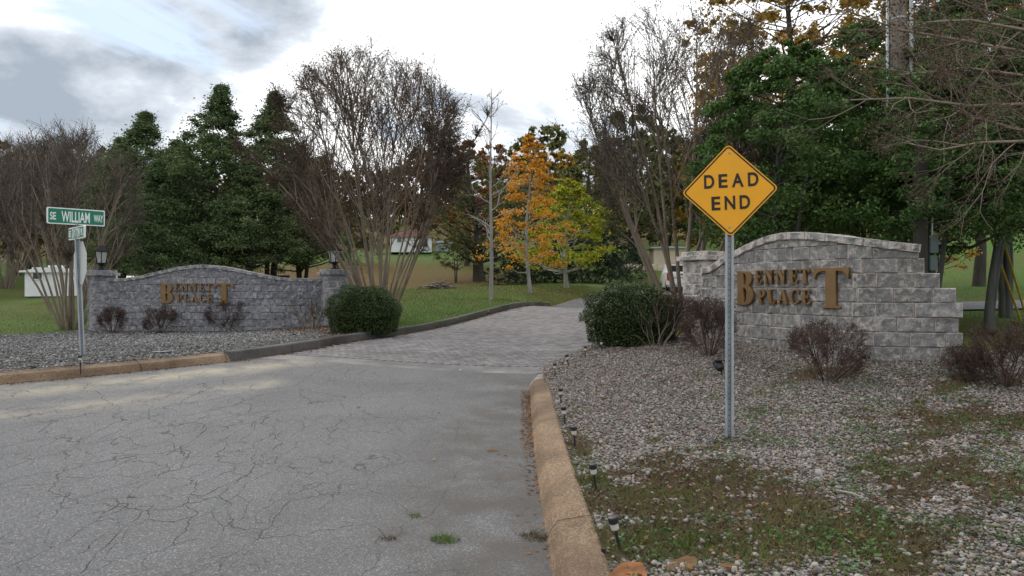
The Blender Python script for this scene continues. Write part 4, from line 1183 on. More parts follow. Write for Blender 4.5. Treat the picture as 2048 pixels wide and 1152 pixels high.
def dome_tree(name, seed, nst, cz, rxy, rz, spread_deg, r0, m_stem, m_twig, m_tip, base_r=.25, lean=(0, 0), n1=7, n2=8, n3=5, tipn=2, tipsize=.035, first=.30):
    """multi-stemmed tree whose limbs all end near a domed crown surface"""
    r_ = np.random.default_rng(seed); root = empty(name); S, Tw, tips = Tubes(), Tubes(), []
    C = np.array([lean[0], lean[1], cz]); E = np.array([rxy, rxy, rz]); ph = r_.uniform(0, 6.28, 4)
    def exit_len(p, d):
        a = math.atan2(d[1], d[0]); k = 1 + .03 * math.sin(3 * a + ph[0]) + .03 * math.sin(5 * a + ph[1] + 3 * d[2]) + .03 * math.sin(9 * d[2] + ph[2])
        o_ = (p - C) / (E * k); v = d / (E * k); A = v @ v; B = o_ @ v; Cc = o_ @ o_ - 1; disc = B * B - A * Cc
        return max((-B + math.sqrt(disc)) / A, .05) if disc > 0 and -B + math.sqrt(disc) > 0 else (.35 * cz if p[2] < .3 else .12)
    def limb(p, d, L, ra, rb, n, up, wob, sides, tub):
        P = [p]; q = p.copy(); d = d / np.linalg.norm(d); Ds = [d]
        for i in range(n):
            d = d + np.array([0, 0, up]) + r_.normal(0, wob, 3); d = d / np.linalg.norm(d); q = q + d * L / n; P.append(q.copy()); Ds.append(d)
        tub.add(P, np.linspace(ra, rb, n + 1), sides); return P, Ds
    def side(d, ang):
        a = unit(r_, 1)[0]; a -= d * (a @ d); a /= np.linalg.norm(a) + 1e-9; return d * math.cos(ang) + a * math.sin(ang)
    def pick(P, Ds, f_):
        x = f_ * (len(P) - 1); i = min(int(x), len(P) - 2); return P[i] + (P[i + 1] - P[i]) * (x - i), Ds[i + 1]
    for i in range(nst):
        f_ = math.sqrt((i + .5) / nst); a = i * 2.39996 + r_.uniform(-.35, .35); th = R(spread_deg) * f_ * r_.uniform(.8, 1.12)
        p = np.array([base_r * f_ * math.cos(a), base_r * f_ * math.sin(a), -.1])
        for _try in range(12):                      # tilt a stem up until it reaches into the crown
            d = np.array([math.sin(th) * math.cos(a) + lean[0] / cz, math.sin(th) * math.sin(a) + lean[1] / cz, math.cos(th)]); d /= np.linalg.norm(d)
            if exit_len(p, d) > .8 * cz: break
            th *= .9
        L = exit_len(p, d) * r_.uniform(.93, 1.0)
        k0 = r_.uniform(.65, 1.15)
        P, Ds = limb(p, d, L, r0 * k0, .012, 9, .006, .045, 6, S)
        for f1 in np.sort(first + (.98 - first) * r_.random(n1) ** .8):
            q, dd = pick(P, Ds, f1); d1 = side(dd, r_.uniform(.25, .68)); L1 = exit_len(q, d1) * r_.uniform(.78, 1.0)
            P1, D1 = limb(q, d1, L1, max(.025 * (1 - .5 * f1), .011), .006, 6, .012, .07, 4, S)
            for f2 in .15 + .85 * r_.random(n2):
                q2, dd2 = pick(P1, D1, f2); d2 = side(dd2, r_.uniform(.3, .75)); L2 = min(exit_len(q2, d2) * r_.uniform(.7, 1.06), r_.uniform(.5, 1.15))
                P2, D2 = limb(q2, d2, L2, .0088, .0052, 4, .015, .11, 3, Tw)
                for f3 in .2 + .8 * r_.random(n3):
                    q3, dd3 = pick(P2, D2, f3); P3, _ = limb(q3, side(dd3, r_.uniform(.35, .9)), r_.uniform(.14, .40), .0055, .0035, 1, .03, .12, 3, Tw); tips.append(P3[-1])
    S.build('trunk', m_stem, root); Tw.build('crown', m_twig, root)
    tp = np.array(tips); leaves('seed_heads', np.repeat(tp, tipn, 0) + r_.normal(0, .03, (len(tp) * tipn, 3)), r_, tipsize, m_tip, root, .7, 0.0)
    return root

def leaf_tree(name, seed, H, prof, crown0, nclump, clump, per, leaf, trunk_r, m_bark, m_leaf, flat=.6, aspect=.5, up=.5, lean=(0, 0), inner=.45, limb_r=.3, trunk_top=.92, limb_up=.35, nstem=1, irreg=.18, solid=False):
    """prof: crown radius at fractions of the crown height"""
    r_ = np.random.default_rng(seed); root = empty(name); S = Tubes()
    hs, rs = np.array([p[0] for p in prof]), np.array([p[1] for p in prof])
    axis = lambda z: np.array([lean[0] * z + .12 * math.sin(z * .9 + seed), lean[1] * z + .12 * math.cos(z * .7 + seed), z])
    zs = np.linspace(-.15, H * (trunk_top if nstem == 1 else .72), 9)
    for s in range(nstem):
        o_ = np.array([r_.uniform(-.5, .5), r_.uniform(-.5, .5), 0]) * (nstem > 1)
        P = [axis(z) + o_ * (.30 + 2.2 * max(z, 0) / H) for z in zs]; rr = trunk_r / math.sqrt(nstem)
        S.add(P, [max(rr * (1 - .85 * max(z, 0) / H) * (1.25 if z < .05 else 1), .012) for z in zs], 8)
    C = []
    for i in range(nclump):
        f_ = r_.random() ** .85; z = crown0 + (H - crown0) * f_; Rz = np.interp(f_, hs, rs)
        a = r_.uniform(0, 2 * np.pi); Rz *= 1 + irreg * (math.sin(2 * a + seed + 5 * f_) * .6 + math.sin(3 * a - 9 * f_ + seed * 2) * .5); q = Rz * (inner + (1 - inner) * math.sqrt(r_.random())); c = axis(z) + np.array([q * math.cos(a), q * math.sin(a), 0])
        C.append(c)
        if r_.random() < limb_r or i < 6:
            z0 = max(z - q * limb_up - .2, crown0 * .8); b = axis(z0); mid = (b + c) / 2 + np.array([0, 0, -.06 * q]) + r_.normal(0, .05, 3)
            k = max(.3, 1 - z0 / H); S.add([b, mid, c], np.array([.30, .2, .08]) * trunk_r * k + .006, 4)
    C = np.array(C)
    n = nclump * per
    k = np.repeat(np.arange(nclump), per)
    g_ = r_.normal(0, 1, (n, 3)); g_ /= np.maximum(np.linalg.norm(g_, axis=1)[:, None], 1e-6); g_ *= (r_.random((n, 1)) ** .45) if solid else np.abs(r_.normal(0, .62, (n, 1)))
    cs = clump * (r_.uniform(.65, 1.25, nclump) * (1 - .68 * np.clip((C[:, 2] - crown0) / (H - crown0), 0, 1)))[k][:, None]
    P = C[k] + g_ * cs * np.array([1, 1, flat])
    S.build('trunk', m_bark, root)
    leaves('crown', P, r_, leaf, m_leaf, root, aspect, up)
    return root

def setp(o, px, D, rz=0.0, scale=1.0, x=None, sink=.03):
    X = (px - 1024) / FPX * D if x is None else x
    o.location = (X, D, T(X, D) - sink); o.rotation_euler = (0, 0, rz); o.scale = (scale,) * 3 if not hasattr(scale, '__len__') else scale
    return o

# --- bare crape myrtles
my = dome_tree('crape_myrtle', 21, 28, 4.95, 2.75, 3.05, 38, .042, M['bark_myrtle'], M['twig_red'], M['pod'], .26, (-.2, 0), 12, 8, 5, tipn=2, tipsize=.04, first=.46)
setp(my, 760, 21.0, .4); tag(my, 'wide bare crape myrtle with many tan stems behind the round boxwood', 'tree')
my2 = dome_tree('crape_myrtle', 34, 16, 5.2, 2.7, 3.25, 37, .058, M['bark_myrtle'], M['twig_grey'], M['pod'], .45, (-.45, 0), 13, 8, 5, tipn=2, tipsize=.04, first=.46)
setp(my2, 1368, 19.0, 1.1); tag(my2, 'tall bare crape myrtle in front of the white pickup truck', 'tree')
my3 = dome_tree('crape_myrtle', 47, 18, 3.9, 1.9, 2.4, 36, .045, M['bark_myrtle'], M['twig_grey'], M['pod'], .22, (-.2, 0), 7, 8, 4, tipn=1, first=.42)
setp(my3, 142, 21.3, 2.0); tag(my3, 'bare reddish crape myrtle beside the stop sign', 'tree')
# brown bare wood at the left, behind the shed
for i, (px, D, sc) in enumerate(((10, 54, 1.8), (95, 58, 1.9), (185, 47, 1.55), (-60, 46, 1.6), (250, 58, 1.7), (-140, 55, 1.8), (140, 64, 2.1), (40, 66, 2.1))):
    o = copy_tree(my3); setp(o, px, D, i * 1.3, sc); tag(o, 'bare brown tree in the thicket behind the white shed', 'tree', 'bare trees behind the white shed')

# --- dark evergreens behind the left wall
evA = leaf_tree('evergreen_tree', 5, 9.2, [(0, 2.0), (.22, 2.45), (.5, 1.85), (.72, 1.0), (.9, .3), (1, .0)], 2.2, 280, .74, 175, .115, .19, M['bark_dark'], M['leaf_ever'], .55, .42, .35, nstem=3, limb_r=.3, inner=.12, irreg=.22)
evB = leaf_tree('evergreen_tree', 6, 8.4, [(0, 1.9), (.2, 2.35), (.5, 1.85), (.74, .95), (.9, .3), (1, .0)], 2.1, 270, .72, 175, .115, .17, M['bark_dark'], M['leaf_ever'], .55, .42, .35, limb_r=.3, inner=.12, nstem=2, irreg=.22)
setp(evA, 438, 30, 0, (1.15, 1.15, 1.02)); tag(evA, 'tallest dark evergreen over the crest of the blue grey wall', 'tree')
setp(evB, 285, 31, 0, (1.15, 1.15, 1.03)); tag(evB, 'dark evergreen with twin tops behind the wall pillar lantern', 'tree')
for px, D, rz, sc, src, lb in ((548, 31, 1.0, (1.15, 1.15, 1.0), evA, 'slender topped dark evergreen beside the wide bare crape myrtle'), (358, 33, 2.0, (1.2, 1.2, .92), evB, 'low dark evergreen between the twin topped and the tallest evergreen'),
                               (500, 29, 3.0, (.95, .95, .72), evB, 'low dark evergreen between the tallest and the slender evergreen'), (320, 28, 4.2, (.85, .85, .72), evB, 'short dark evergreen in front of the twin topped one'),
                               (598, 33, 5.0, (1, 1, .75), evA, 'dark evergreen with three trunks behind the lantern by the boxwood'), (238, 33, .6, (1, 1, .86), evA, 'dark evergreen at the edge of the brown thicket')):
    o = copy_tree(src); setp(o, px, D, rz, sc); tag(o, lb, 'tree')

# --- hollies behind the right wall
hoA = leaf_tree('holly_tree', 9, 6.0, [(0, 1.3), (.2, 1.9), (.5, 1.9), (.8, 1.3), (1, .4)], 1.95, 220, .44, 190, .085, .13, M['bark_lichen'], M['leaf_holly'], .6, .5, .9, nstem=3, inner=.15, irreg=.1, limb_r=.15, solid=True)
hoB = leaf_tree('holly_tree', 10, 6.4, [(0, 1.2), (.25, 1.9), (.55, 1.8), (.8, 1.3), (1, .4)], 2.0, 220, .44, 190, .085, .105, M['bark_lichen'], M['leaf_holly'], .6, .5, .9, nstem=2, inner=.15, irreg=.1, limb_r=.15, solid=True)
setp(hoA, 1560, 14.8, 0, .98); tag(hoA, 'broad dark green holly behind the dead end sign', 'tree')
setp(hoB, 1955, 13.2, 0, 1.0); tag(hoB, 'holly with a forked lichened trunk past the stepped wall end', 'tree')
for px, D, rz, sc, src, lb in ((1715, 15.9, 1.7, (1.05, 1.05, 1.02), hoB, 'tall holly just behind the utility pole'), (2110, 13.4, 2.6, 1.0, hoA, 'holly with a dark trunk beside the yellow guy wire guards'),
                               (1872, 12.7, 3.3, (.8, .8, .8), hoA, 'smaller holly between the utility pole and the forked holly'), (1475, 20.5, 4.4, (.9, .9, .95), hoB, 'holly farther back beside the tall bare crape myrtle'),
                               (1640, 19, 5.2, (1.1, 1.1, 1.0), hoA, 'holly farther back between the sign and the utility pole'),
                               (2020, 16.5, 1.9, (1.15, 1.15, 1.35), hoA, 'tallest holly, behind the forked one'), (1880, 19.5, 2.9, (1.1, 1.1, 1.3), hoB, 'tall holly farther back beside the meter box post')):
    o = copy_tree(src); setp(o, px, D, rz, sc); tag(o, lb, 'tree')

# --- tall golden trees behind the hollies
goA = leaf_tree('golden_tree', 12, 15.5, [(0, 2.2), (.3, 3.6), (.6, 3.4), (.85, 2.4), (1, .8)], 4.5, 210, .8, 85, .18, .22, M['bark_dark'], M['leaf_gold'], .7, .6, .3, lean=(-.04, 0), limb_r=.7)
setp(goA, 1600, 27, 0, 1.0); tag(goA, 'tall thinning golden brown tree above the broad holly', 'tree')
for px, D, rz, sc, lb in ((1790, 29, 2.1, 1.05, 'tall golden tree above the utility pole'), (1500, 36, 4.0, .92, 'golden brown tree beyond the tall bare crape myrtle'), (1960, 30, 5.5, 1.0, 'tall golden tree above the forked holly')):
    o = copy_tree(goA); setp(o, px, D, rz, sc); tag(o, lb, 'tree')
sap = leaf_tree('orange_sapling', 13, 3.2, [(0, .8), (.4, 1.0), (1, .3)], .7, 40, .3, 50, .09, .04, M['bark_dark'], M['leaf_gold'], .6, .6, .3)
setp(sap, 1520, 24, 0); tag(sap, 'low golden sapling behind the arch of the pale wall', 'tree')
o = copy_tree(sap); setp(o, 1885, 25, 2.0, 1.1); tag(o, 'low golden sapling between meter box and forked holly', 'tree')

# --- lawn trees
orr = leaf_tree('orange_tree', 15, 7.3, [(0, 1.3), (.12, 2.15), (.3, 2.0), (.5, 1.45), (.75, 1.0), (.93, .45), (1, .15)], 1.15, 170, .52, 66, .10, .10, M['bark_pale'], M['leaf_orange'], .45, .75, .3, inner=.2, limb_r=.4, limb_up=.3, irreg=.32)
setp(orr, 1057, 33, 0); tag(orr, 'young orange leaved tree on the lawn beside the driveway', 'tree')
gy = leaf_tree('green_tree', 16, 5.8, [(0, 2.2), (.18, 3.1), (.45, 2.4), (.75, 1.4), (1, .3)], 1.0, 230, .5, 64, .14, .13, M['bark_pale'], M['leaf_mixed'], .5, .75, .3, inner=.25, limb_r=.3, limb_up=.3, irreg=.3)
setp(gy, 1134, 38, 0); tag(gy, 'green and yellow tree beside the dark junipers', 'tree')
big = leaf_tree('spreading_tree', 17, 8.6, [(0, 2.6), (.3, 3.6), (.6, 3.0), (.85, 1.8), (1, .5)], 1.6, 190, .62, 60, .17, .42, M['bark_dark'], M['leaf_olive'], .75, .5, .2, limb_r=.4, lean=(-.1, 0), inner=.4)
setp(big, 962, 48, 0); tag(big, 'spreading olive tree with a thick dark trunk behind the white trunk', 'tree')
o = leaf_tree('small_tree', 18, 3.4, [(0, 1.2), (.4, 1.5), (1, .4)], .9, 60, .42, 60, .13, .07, M['bark_dark'], M['leaf_olive'], .6, .5, .2, nstem=2); setp(o, 916, 47, 0); tag(o, 'small shaded tree beside the thick dark trunk', 'tree')
# thin bare tree with white trunk
r_ = np.random.default_rng(77); bt = empty('white_trunk_tree'); S, Tw, tips = Tubes(), Tubes(), []
P = [np.array([.02 * math.sin(z), .03 * math.cos(1.3 * z), z]) for z in np.linspace(-.1, 8.1, 12)]; S.add(P, np.linspace(.088, .012, 12), 8)
for z in np.linspace(1.9, 7.6, 20):
    a = r_.uniform(0, 6.28); fork(r_, S, Tw, tips, np.array([.02 * math.sin(z), .03 * math.cos(1.3 * z), z]), np.array([math.cos(a), math.sin(a), .45 if z < 5 else 1.0]), (.55 if z < 5 else .38) * r_.uniform(.6, 1.3), .022, 1, 3, .25, .45, 2, 2)
S.build('trunk', M['bark_pale'], bt); Tw.build('crown', M['bark_pale'], bt)
tp = np.array([t for t in tips if t[2] > 5.2]); leaves('leaves', np.repeat(tp, 2, 0) + r_.normal(0, .06, (len(tp) * 2, 3)), r_, .07, M['leaf_rust'], bt)
setp(bt, 982, 27); tag(bt, 'thin nearly bare tree with a white trunk on the lawn', 'tree')

# --- junipers
jr = leaf_tree('juniper_bush', 19, 2.5, [(0, 1.5), (.4, 1.6), (.8, 1.0), (1, .4)], .0, 150, .42, 60, .16, .05, M['bark_dark'], M['leaf_juniper'], .8, .22, .9, inner=.2, limb_r=.1)
JL = ['juniper bush at the end of the row by the orange tree', 'pale tipped juniper bush behind the orange tree trunk', 'juniper bush behind the green and yellow tree', 'tall dark juniper bush past the green and yellow tree', 'dark juniper bush at the foot of the grassy bank', 'dark juniper bush beside the low retaining wall']
for i, (px, D, sc) in enumerate(((1015, 42, (1, 1, .75)), (1060, 44, (1.1, 1.1, 1.0)), (1115, 45, (1.1, 1.1, 1.15)), (1165, 45, (1.2, 1.1, 1.3)), (1215, 46, (1.2, 1.1, 1.25)), (1250, 50, (1.0, 1.0, 1.0)))):
    o = jr if i == 0 else copy_tree(jr); setp(o, px, D, i * 1.1, sc); tag(o, JL[i], 'bush')

# --- far wooded hillside
far = []
for i, (mt, prof, H, c0) in enumerate(((M['leaf_olive'], [(0, 2.2), (.4, 3.6), (.8, 2.6), (1, .8)], 12, 2.0), (M['leaf_rust'], [(0, 2.0), (.4, 3.2), (.8, 2.4), (1, .7)], 12.5, 2.5),
                                       (M['leaf_gold'], [(0, 1.8), (.4, 3.0), (.8, 2.2), (1, .6)], 11, 2.0), (M['leaf_pine'], [(0, 2.4), (.3, 2.6), (.7, 1.8), (1, .4)], 14, 3.0))):
    far.append(leaf_tree('hillside_tree', 60 + i, H, prof, c0, 90, 1.05, 45, .42, .26, M['bark_dark'], mt, .75, .6, .3, limb_r=.25))
FL = ['olive green tree in the wood on the far hillside', 'rust red tree in the wood on the far hillside', 'golden tree in the wood on the far hillside', 'dark pine in the wood on the far hillside']
rf = np.random.default_rng(5); spots = []
for D, n in ((66, 16), (84, 20), (104, 30), (128, 34), (156, 40)):
    for k in range(n):
        px = -160 + (2048 + 320) * (k + rf.uniform(.15, .85)) / n; spots.append((px, D * rf.uniform(.93, 1.07)))
first = [True] * 4
for px, D in spots:
    if D < 95 and 690 < px < 990: continue                       # open lawn and the house
    if D < 75 and 300 < px < 700: continue
    k = int(rf.choice(4, p=[.44, .16, .12, .28])) if px < 1100 else int(rf.choice(4, p=[.34, .18, .22, .26]))
    if k == 3 and 960 < px < 1230 and D < 120: k = 0
    o = far[k] if first[k] else copy_tree(far[k]); first[k] = False
    setp(o, px, D, rf.uniform(0, 6.28), rf.uniform(.8, 1.15), sink=.3); 
    wh = 'behind the brown thicket' if px < 230 else 'behind the dark evergreens' if px < 620 else 'behind the wide bare crape myrtle' if px < 940 else 'behind the orange tree' if px < 1180 else 'behind the tall bare crape myrtle' if px < 1420 else 'behind the hollies'
    lb = FL[k].split(' in the')[0] + ' on the far hillside ' + wh; tag(o, lb, 'tree', lb.replace(' tree on', ' trees on').replace(' pine on', ' pines on'))
for px, D, k, sc, lb in ((935, 60, 1, .85, 'rust red tree behind the thin white trunk'), (1180, 58, 0, .85, 'olive tree behind the green and yellow tree'), (1270, 62, 0, .9, 'olive tree above the tan shed'), (700, 63, 0, .7, 'olive tree behind the wide bare crape myrtle'),
                         (840, 100, 1, 1.1, 'rust red tree on the hill above the red roofed house'), (1340, 66, 3, .8, 'dark pine above the white pickup truck'), (1110, 74, 2, 1.05, 'golden tree behind the tip of the orange tree')):
    o = copy_tree(far[k]); setp(o, px, D, px * .1, sc, sink=.3); tag(o, lb, 'tree')
    if 'group' in o: del o['group']

# --- barberry shrubs and other bare shrubs
def barberry(seed, cz, rxy, rz, spread, nst):
    return dome_tree('barberry_shrub', seed, nst, cz, rxy, rz, spread, .032, M['twig_purple'], M['twig_purple'], M['leaf_purple'], .16, (0, 0), 6, 6, 4, 2, .065, .35)
bA = barberry(81, 1.75, 1.9, 1.45, 52, 18)
bB = barberry(82, 1.65, 1.35, 1.45, 42, 16)
SH = [(bB, 225, 667, .95, 0, 'tight dark barberry shrub under the wall pillar by the stop sign'), (bA, 320, 666, .92, 1, 'rounded dark barberry shrub under the bronze letter B'), (bA, 455, 661, 1.12, 2, 'wide dark barberry shrub under the bronze letter T on the blue grey wall'),
      (bA, 1655, 762, .96, 3, 'purple brown barberry shrub in front of the pale grey wall'), (bB, 1418, 712, 1.12, 4, 'dense brown barberry shrub beside the dead end post'), (bA, 2010, 772, .92, 5, 'spreading brown barberry shrub past the stepped wall end')]
used = set()
for src, px, py, sc, rz, lb in SH:
    o = src if src not in used else copy_tree(src); used.add(src)
    x, D = ground_pt(px, py); setp(o, px, D, rz * 1.3, sc * .26, x=x); tag(o, lb, 'shrub')
o = copy_tree(bB); x, D = ground_pt(1935, 762); setp(o, 0, D, 4.0, (.2, .2, .15), x=x); tag(o, 'low brown barberry shrub against the stepped wall end', 'shrub')
o = copy_tree(bA); setp(o, 0, 12.7, 1.0, (.32, .28, .285), x=2.8); tag(o, 'reddish barberry shrub crowding behind the green hedge', 'shrub')
bare = vase_tree('bare_shrub', 91, .85, 42, 10, 3, .014, M['bark_myrtle'], M['twig_grey'], None, 0, 0, .05, .4, up=.2, thin=2, firstL=.36)
x, D = ground_pt(1312, 690); setp(bare, 0, D, 0, 1.05, x=x); tag(bare, 'leafless pale stemmed shrub in front of the green hedge', 'shrub')
o = copy_tree(bare); x, D = ground_pt(628, 655); setp(o, 0, D - .2, 2.2, 1.25, x=x); tag(o, 'leafless shrub against the blue grey wall beside the pillar', 'shrub')

# --- clipped boxwoods
def boxwood(seed, rx, ry, h, n, label, loc):
    r_ = np.random.default_rng(seed); e = empty('boxwood', loc); tag(e, label, 'hedge')
    u = unit(r_, n); u[:, 2] = np.abs(u[:, 2]) * 1.0
    lump = 1 + .10 * (vnoise(u[:, :2] * 3 + u[:, 2:3], 1.4, seed) - .5) + .06 * np.sin(u[:, 0] * 9 + seed) * np.sin(u[:, 1] * 8) + .05 * np.sin(u[:, 2] * 11 + u[:, 0] * 6)
    rad = lump * (1 - .16 * r_.random(n) ** 1.6)
    sq = (np.abs(u) ** 2.6).sum(1) ** (-1 / 2.6)
    P = u * (rad * sq)[:, None] * np.array([rx, ry, h * .62]); P[:, 2] += h * .36
    low = r_.random(n) < .33
    P[low, 2] = r_.uniform(.02, h * .45, low.sum()); k = np.hypot(P[low, 0] / rx, P[low, 1] / ry); k2 = (.86 + .14 * r_.random(low.sum())) * (.9 + .1 * P[low, 2] / (h * .45)) / np.maximum(k, 1e-3)
    P[low, 0] *= k2; P[low, 1] *= k2
    leaves('leaves', P, r_, .034, M['leaf_box'], e, .55, .5)
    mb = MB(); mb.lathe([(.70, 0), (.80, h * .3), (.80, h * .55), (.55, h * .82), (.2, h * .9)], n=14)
    mb.v = [(x * rx, y * ry, z) for x, y, z in mb.v]; mb.build('shade_core', M['core_green'], e)  # solid core added to block light, inner shade put into its near-black colour
    return e
xh, Dh = (728 - 1024) / FPX * 16.6, 16.6
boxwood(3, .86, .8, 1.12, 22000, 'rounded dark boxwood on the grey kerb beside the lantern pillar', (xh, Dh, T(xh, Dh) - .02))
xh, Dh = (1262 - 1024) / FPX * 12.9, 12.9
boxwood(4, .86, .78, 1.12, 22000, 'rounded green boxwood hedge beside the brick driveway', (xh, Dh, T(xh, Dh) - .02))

# --- limbs of a bare crape myrtle standing out of frame on the right, reaching over the wall
r_ = np.random.default_rng(123); ov = empty('crape_myrtle', (7.6, 8.6, T(7.6, 8.6))); tag(ov, 'pale grey crape myrtle limbs with seed heads reaching over the stepped wall end', 'tree')
S, Tw, tips = Tubes(), Tubes(), []
base = np.array([0, 0, -.1])
for k in range(5):
    a = k * 1.26; S.add([base + np.array([.15 * math.cos(a), .15 * math.sin(a), 0]), np.array([.35 * math.cos(a), .35 * math.sin(a), 1.4]), np.array([.8 * math.cos(a), .8 * math.sin(a), 3.2]), np.array([1.2 * math.cos(a), 1.2 * math.sin(a), 5.2])], [.075, .06, .045, .03], 6)
loc = np.array([7.6, 8.6, T(7.6, 8.6)])
for pxs in ([(2200, 140, 8.2), (2048, 104, 7.9), (1930, 82, 7.7), (1800, 60, 7.5), (1690, 20, 7.4)], [(2200, 235, 8.4), (2048, 208, 8.0), (1940, 212, 7.8), (1820, 196, 7.6), (1700, 200, 7.4)],
            [(2200, 60, 8.6), (2048, 45, 8.6), (1960, 20, 8.5), (1880, -10, 8.4)], [(2200, 300, 8.3), (2048, 262, 8.1), (1950, 235, 8.1), (1870, 190, 8.0)], [(2200, 330, 7.6), (2060, 282, 7.4), (1960, 285, 7.3), (1880, 300, 7.2)],
            [(2220, 110, 7.7), (2048, 60, 7.5), (1940, 40, 7.3), (1850, 45, 7.2)], [(2200, 190, 8.8), (2040, 150, 8.8), (1930, 135, 8.9), (1800, 150, 8.9)]):
    pts_ = [np.array([0, 0, 2.0]) + np.array([-.1, 0, .5])] + [np.array(at(*q)) - loc for q in pxs]
    rr = np.linspace(.026, .008, len(pts_)); S.add(pts_, rr, 6)
    for i in range(2, len(pts_)):
        for _ in range(4):
            f_ = r_.random(); p = pts_[i - 1] * (1 - f_) + pts_[i] * f_; d = pts_[i] - pts_[i - 1]; d = d / np.linalg.norm(d)
            fork(r_, S, Tw, tips, p, d * .7 + r_.normal(0, .45, 3) + np.array([0, 0, -.05]), r_.uniform(.22, .42), .0065, 1, 4, .05, .42, 2, 2)
S.build('trunk', M['bark_myrtle'], ov); Tw.build('crown', M['bark_myrtle'], ov)
tp = np.array(tips); leaves('seed_heads', np.repeat(tp, 7, 0) + r_.normal(0, .045, (len(tp) * 7, 3)), r_, .022, M['pod'], ov, .9, 0)

# ------------------------------------------------------------------ utility pole, meter pole, guy wires
x, D = (1797 - 1024) / FPX * 14.2, 14.2
up_ = empty('utility_pole', (x, D, T(x, D) - .05)); tag(up_, 'thick weathered wooden utility pole with conduits behind the pale wall', 'utility pole')
MB().tube([(0, 0, -.3), (0, 0, 4.5), (0, 0, 9.5)], [.165, .15, .13], 16).build('pole', M['wood_pole'], up_, smooth=True)
for dx, dy, z0, z1, r0 in ((.20, -.10, 0, 8.5, .035), (-.23, -.02, 0, 9.0, .030), (.34, -.05, 0, 3.4, .05)):
    c = MB().tube([(dx, dy, z0), (dx, dy, z1)], r0, 8).build('conduit', M['galv'], up_, smooth=True)
for z in (1.5, 3.0, 4.6, 6.2):
    MB().lathe([(.168 - .0035 * z, z), (.168 - .0035 * z, z + .03)], n=16).build('strap', M['galv'], up_)
x, D = (1841 - 1024) / FPX * 12.2, 12.2
mp_ = empty('meter_post', (x, D, T(x, D) - .05)); tag(mp_, 'dark wooden post carrying a grey meter box behind the stepped wall', 'post')
MB().box((0, 0, 1.7), (.17, .17, 3.6)).build('post', M['bark_dark'], mp_, bevel=.01)
zb_ = CAM_H - (500 - 576) / FPX * D - T(x, D)
bx = MB().box((.17, -.05, zb_ + .14), (.13, .16, .30)).build('meter_box', M['grey_box'], mp_, bevel=.01)
MB().lathe([(.06, 0), (.06, .07), (.05, .08)], c=(.26, -.05, zb_ + .14), n=12).build('meter', M['glass_dark'], bx)
MB().box((.165, -.05, zb_ - .18), (.12, .14, .26)).build('disconnect_box', M['grey_box'], mp_, bevel=.01)
MB().tube([(.17, -.05, zb_ + .28), (.17, -.05, zb_ + .6)], .02, 8).build('conduit', M['galv'], mp_)
for i, (p0, p1, lb) in enumerate((((2037, 628, 15.0), (1983, 478, 14.0), 'yellow plastic guard on the guy wire beside the forked holly'), ((2046, 612, 15.2), (2002, 465, 14.1), 'second yellow guy wire guard nearer the dark holly trunk'))):
    a, b = at(*p0), at(*p1); e = empty('guy_wire', a); tag(e, lb, 'guy wire')
    a = Vector((0, 0, 0)); b = b - Vector(e.location)
    MB().tube([a - b * .1, b], .022, 8).build('guard', M['yellow_guard'], e); MB().tube([b * .9, b * 3.2], .006, 5).build('wire', M['galv'], e)

# side lane past the right wall
lane = []
lv = np.array([[x_, 18.7 + .02 * x_] for x_ in np.linspace(8, 40, 33)]); hv = lv + np.array([0, 3.2])
V = np.concatenate([np.column_stack([lv, Tn(lv) + .03]), np.column_stack([hv, Tn(hv) + .03])]); n = len(lv)
ln_ = obj_np('lane', V, np.array([(i, i + 1, n + i + 1, n + i) for i in range(n - 1)]), M['asphalt'], smooth=True)
tag(ln_, 'narrow grey lane crossing the lawn behind the hollies', 'road', kind='structure')

# ------------------------------------------------------------------ buildings
def shed(name, px, py, D, w, d, h, roofh, rz, mwall, mroof, label, arch=False, door=True):
    x = (px - 1024) / FPX * D; z = CAM_H - (py - 576) / FPX * D
    e = empty(name, (x, D, min(z, T(x, D)) - .05 if abs(z - T(x, D)) > .6 else T(x, D) - .05), rz); tag(e, label, 'building')
    MB().box((0, 0, h / 2), (w, d, h)).build('wall', mwall, e)
    if arch: poly = [(w / 2 * 1.04 * math.cos(R(a)), h + roofh * math.sin(R(a))) for a in range(0, 181, 15)]
    else: poly = [(-w / 2 - .25, h - .02), (w / 2 + .25, h - .02), (w / 2 + .25, h + .08), (0, h + roofh), (-w / 2 - .25, h + .08)]
    MB().prism(poly, -d / 2 - .25, d / 2 + .25).build('roof', mroof, e)
    if door:
        dr = MB().box((w * .05, -d / 2 - .02, 1.0), (.95, .05, 2.0)).build('door', M['white_paint'], e, bevel=.008)
        MB().lathe([(.03, 0), (.03, .06)], c=(w * .05 + .38, -d / 2 - .07, 1.0), n=8).build('handle', M['iron'], dr)
        wi = MB().box((-w * .28, -d / 2 - .02, 1.45), (.5, .05, .7)).build('window', M['glass_dark'], e)
        frame_ring(MB(), [(x_ - w * .28, z_ + 1.45) for x_, z_ in rrect(.6, .8, .01, 1)], [(x_ - w * .28, z_ + 1.45) for x_, z_ in rrect(.48, .68, .01, 1)], -d / 2 - .06, -d / 2).build('frame', M['white_paint'], wi)
    return e
shed('garden_shed', 118, 583, 47, 3.2, 2.6, 1.55, .35, R(20), M['white_paint'], M['white_paint'], 'small white shed on the lawn behind the bare reddish crape myrtle')
shed('metal_shed', 262, 566, 44, 2.4, 2.6, .75, .55, R(-25), M['pale_blue'], M['white_paint'], 'pale metal shed with a rounded roof behind the wall pillar', arch=True, door=False)
hs_ = shed('house', 822, 507, 82, 4.6, 5, 1.7, .9, R(8), M['white_paint'], M['red_roof'], 'white house with a red roof on the hillside')
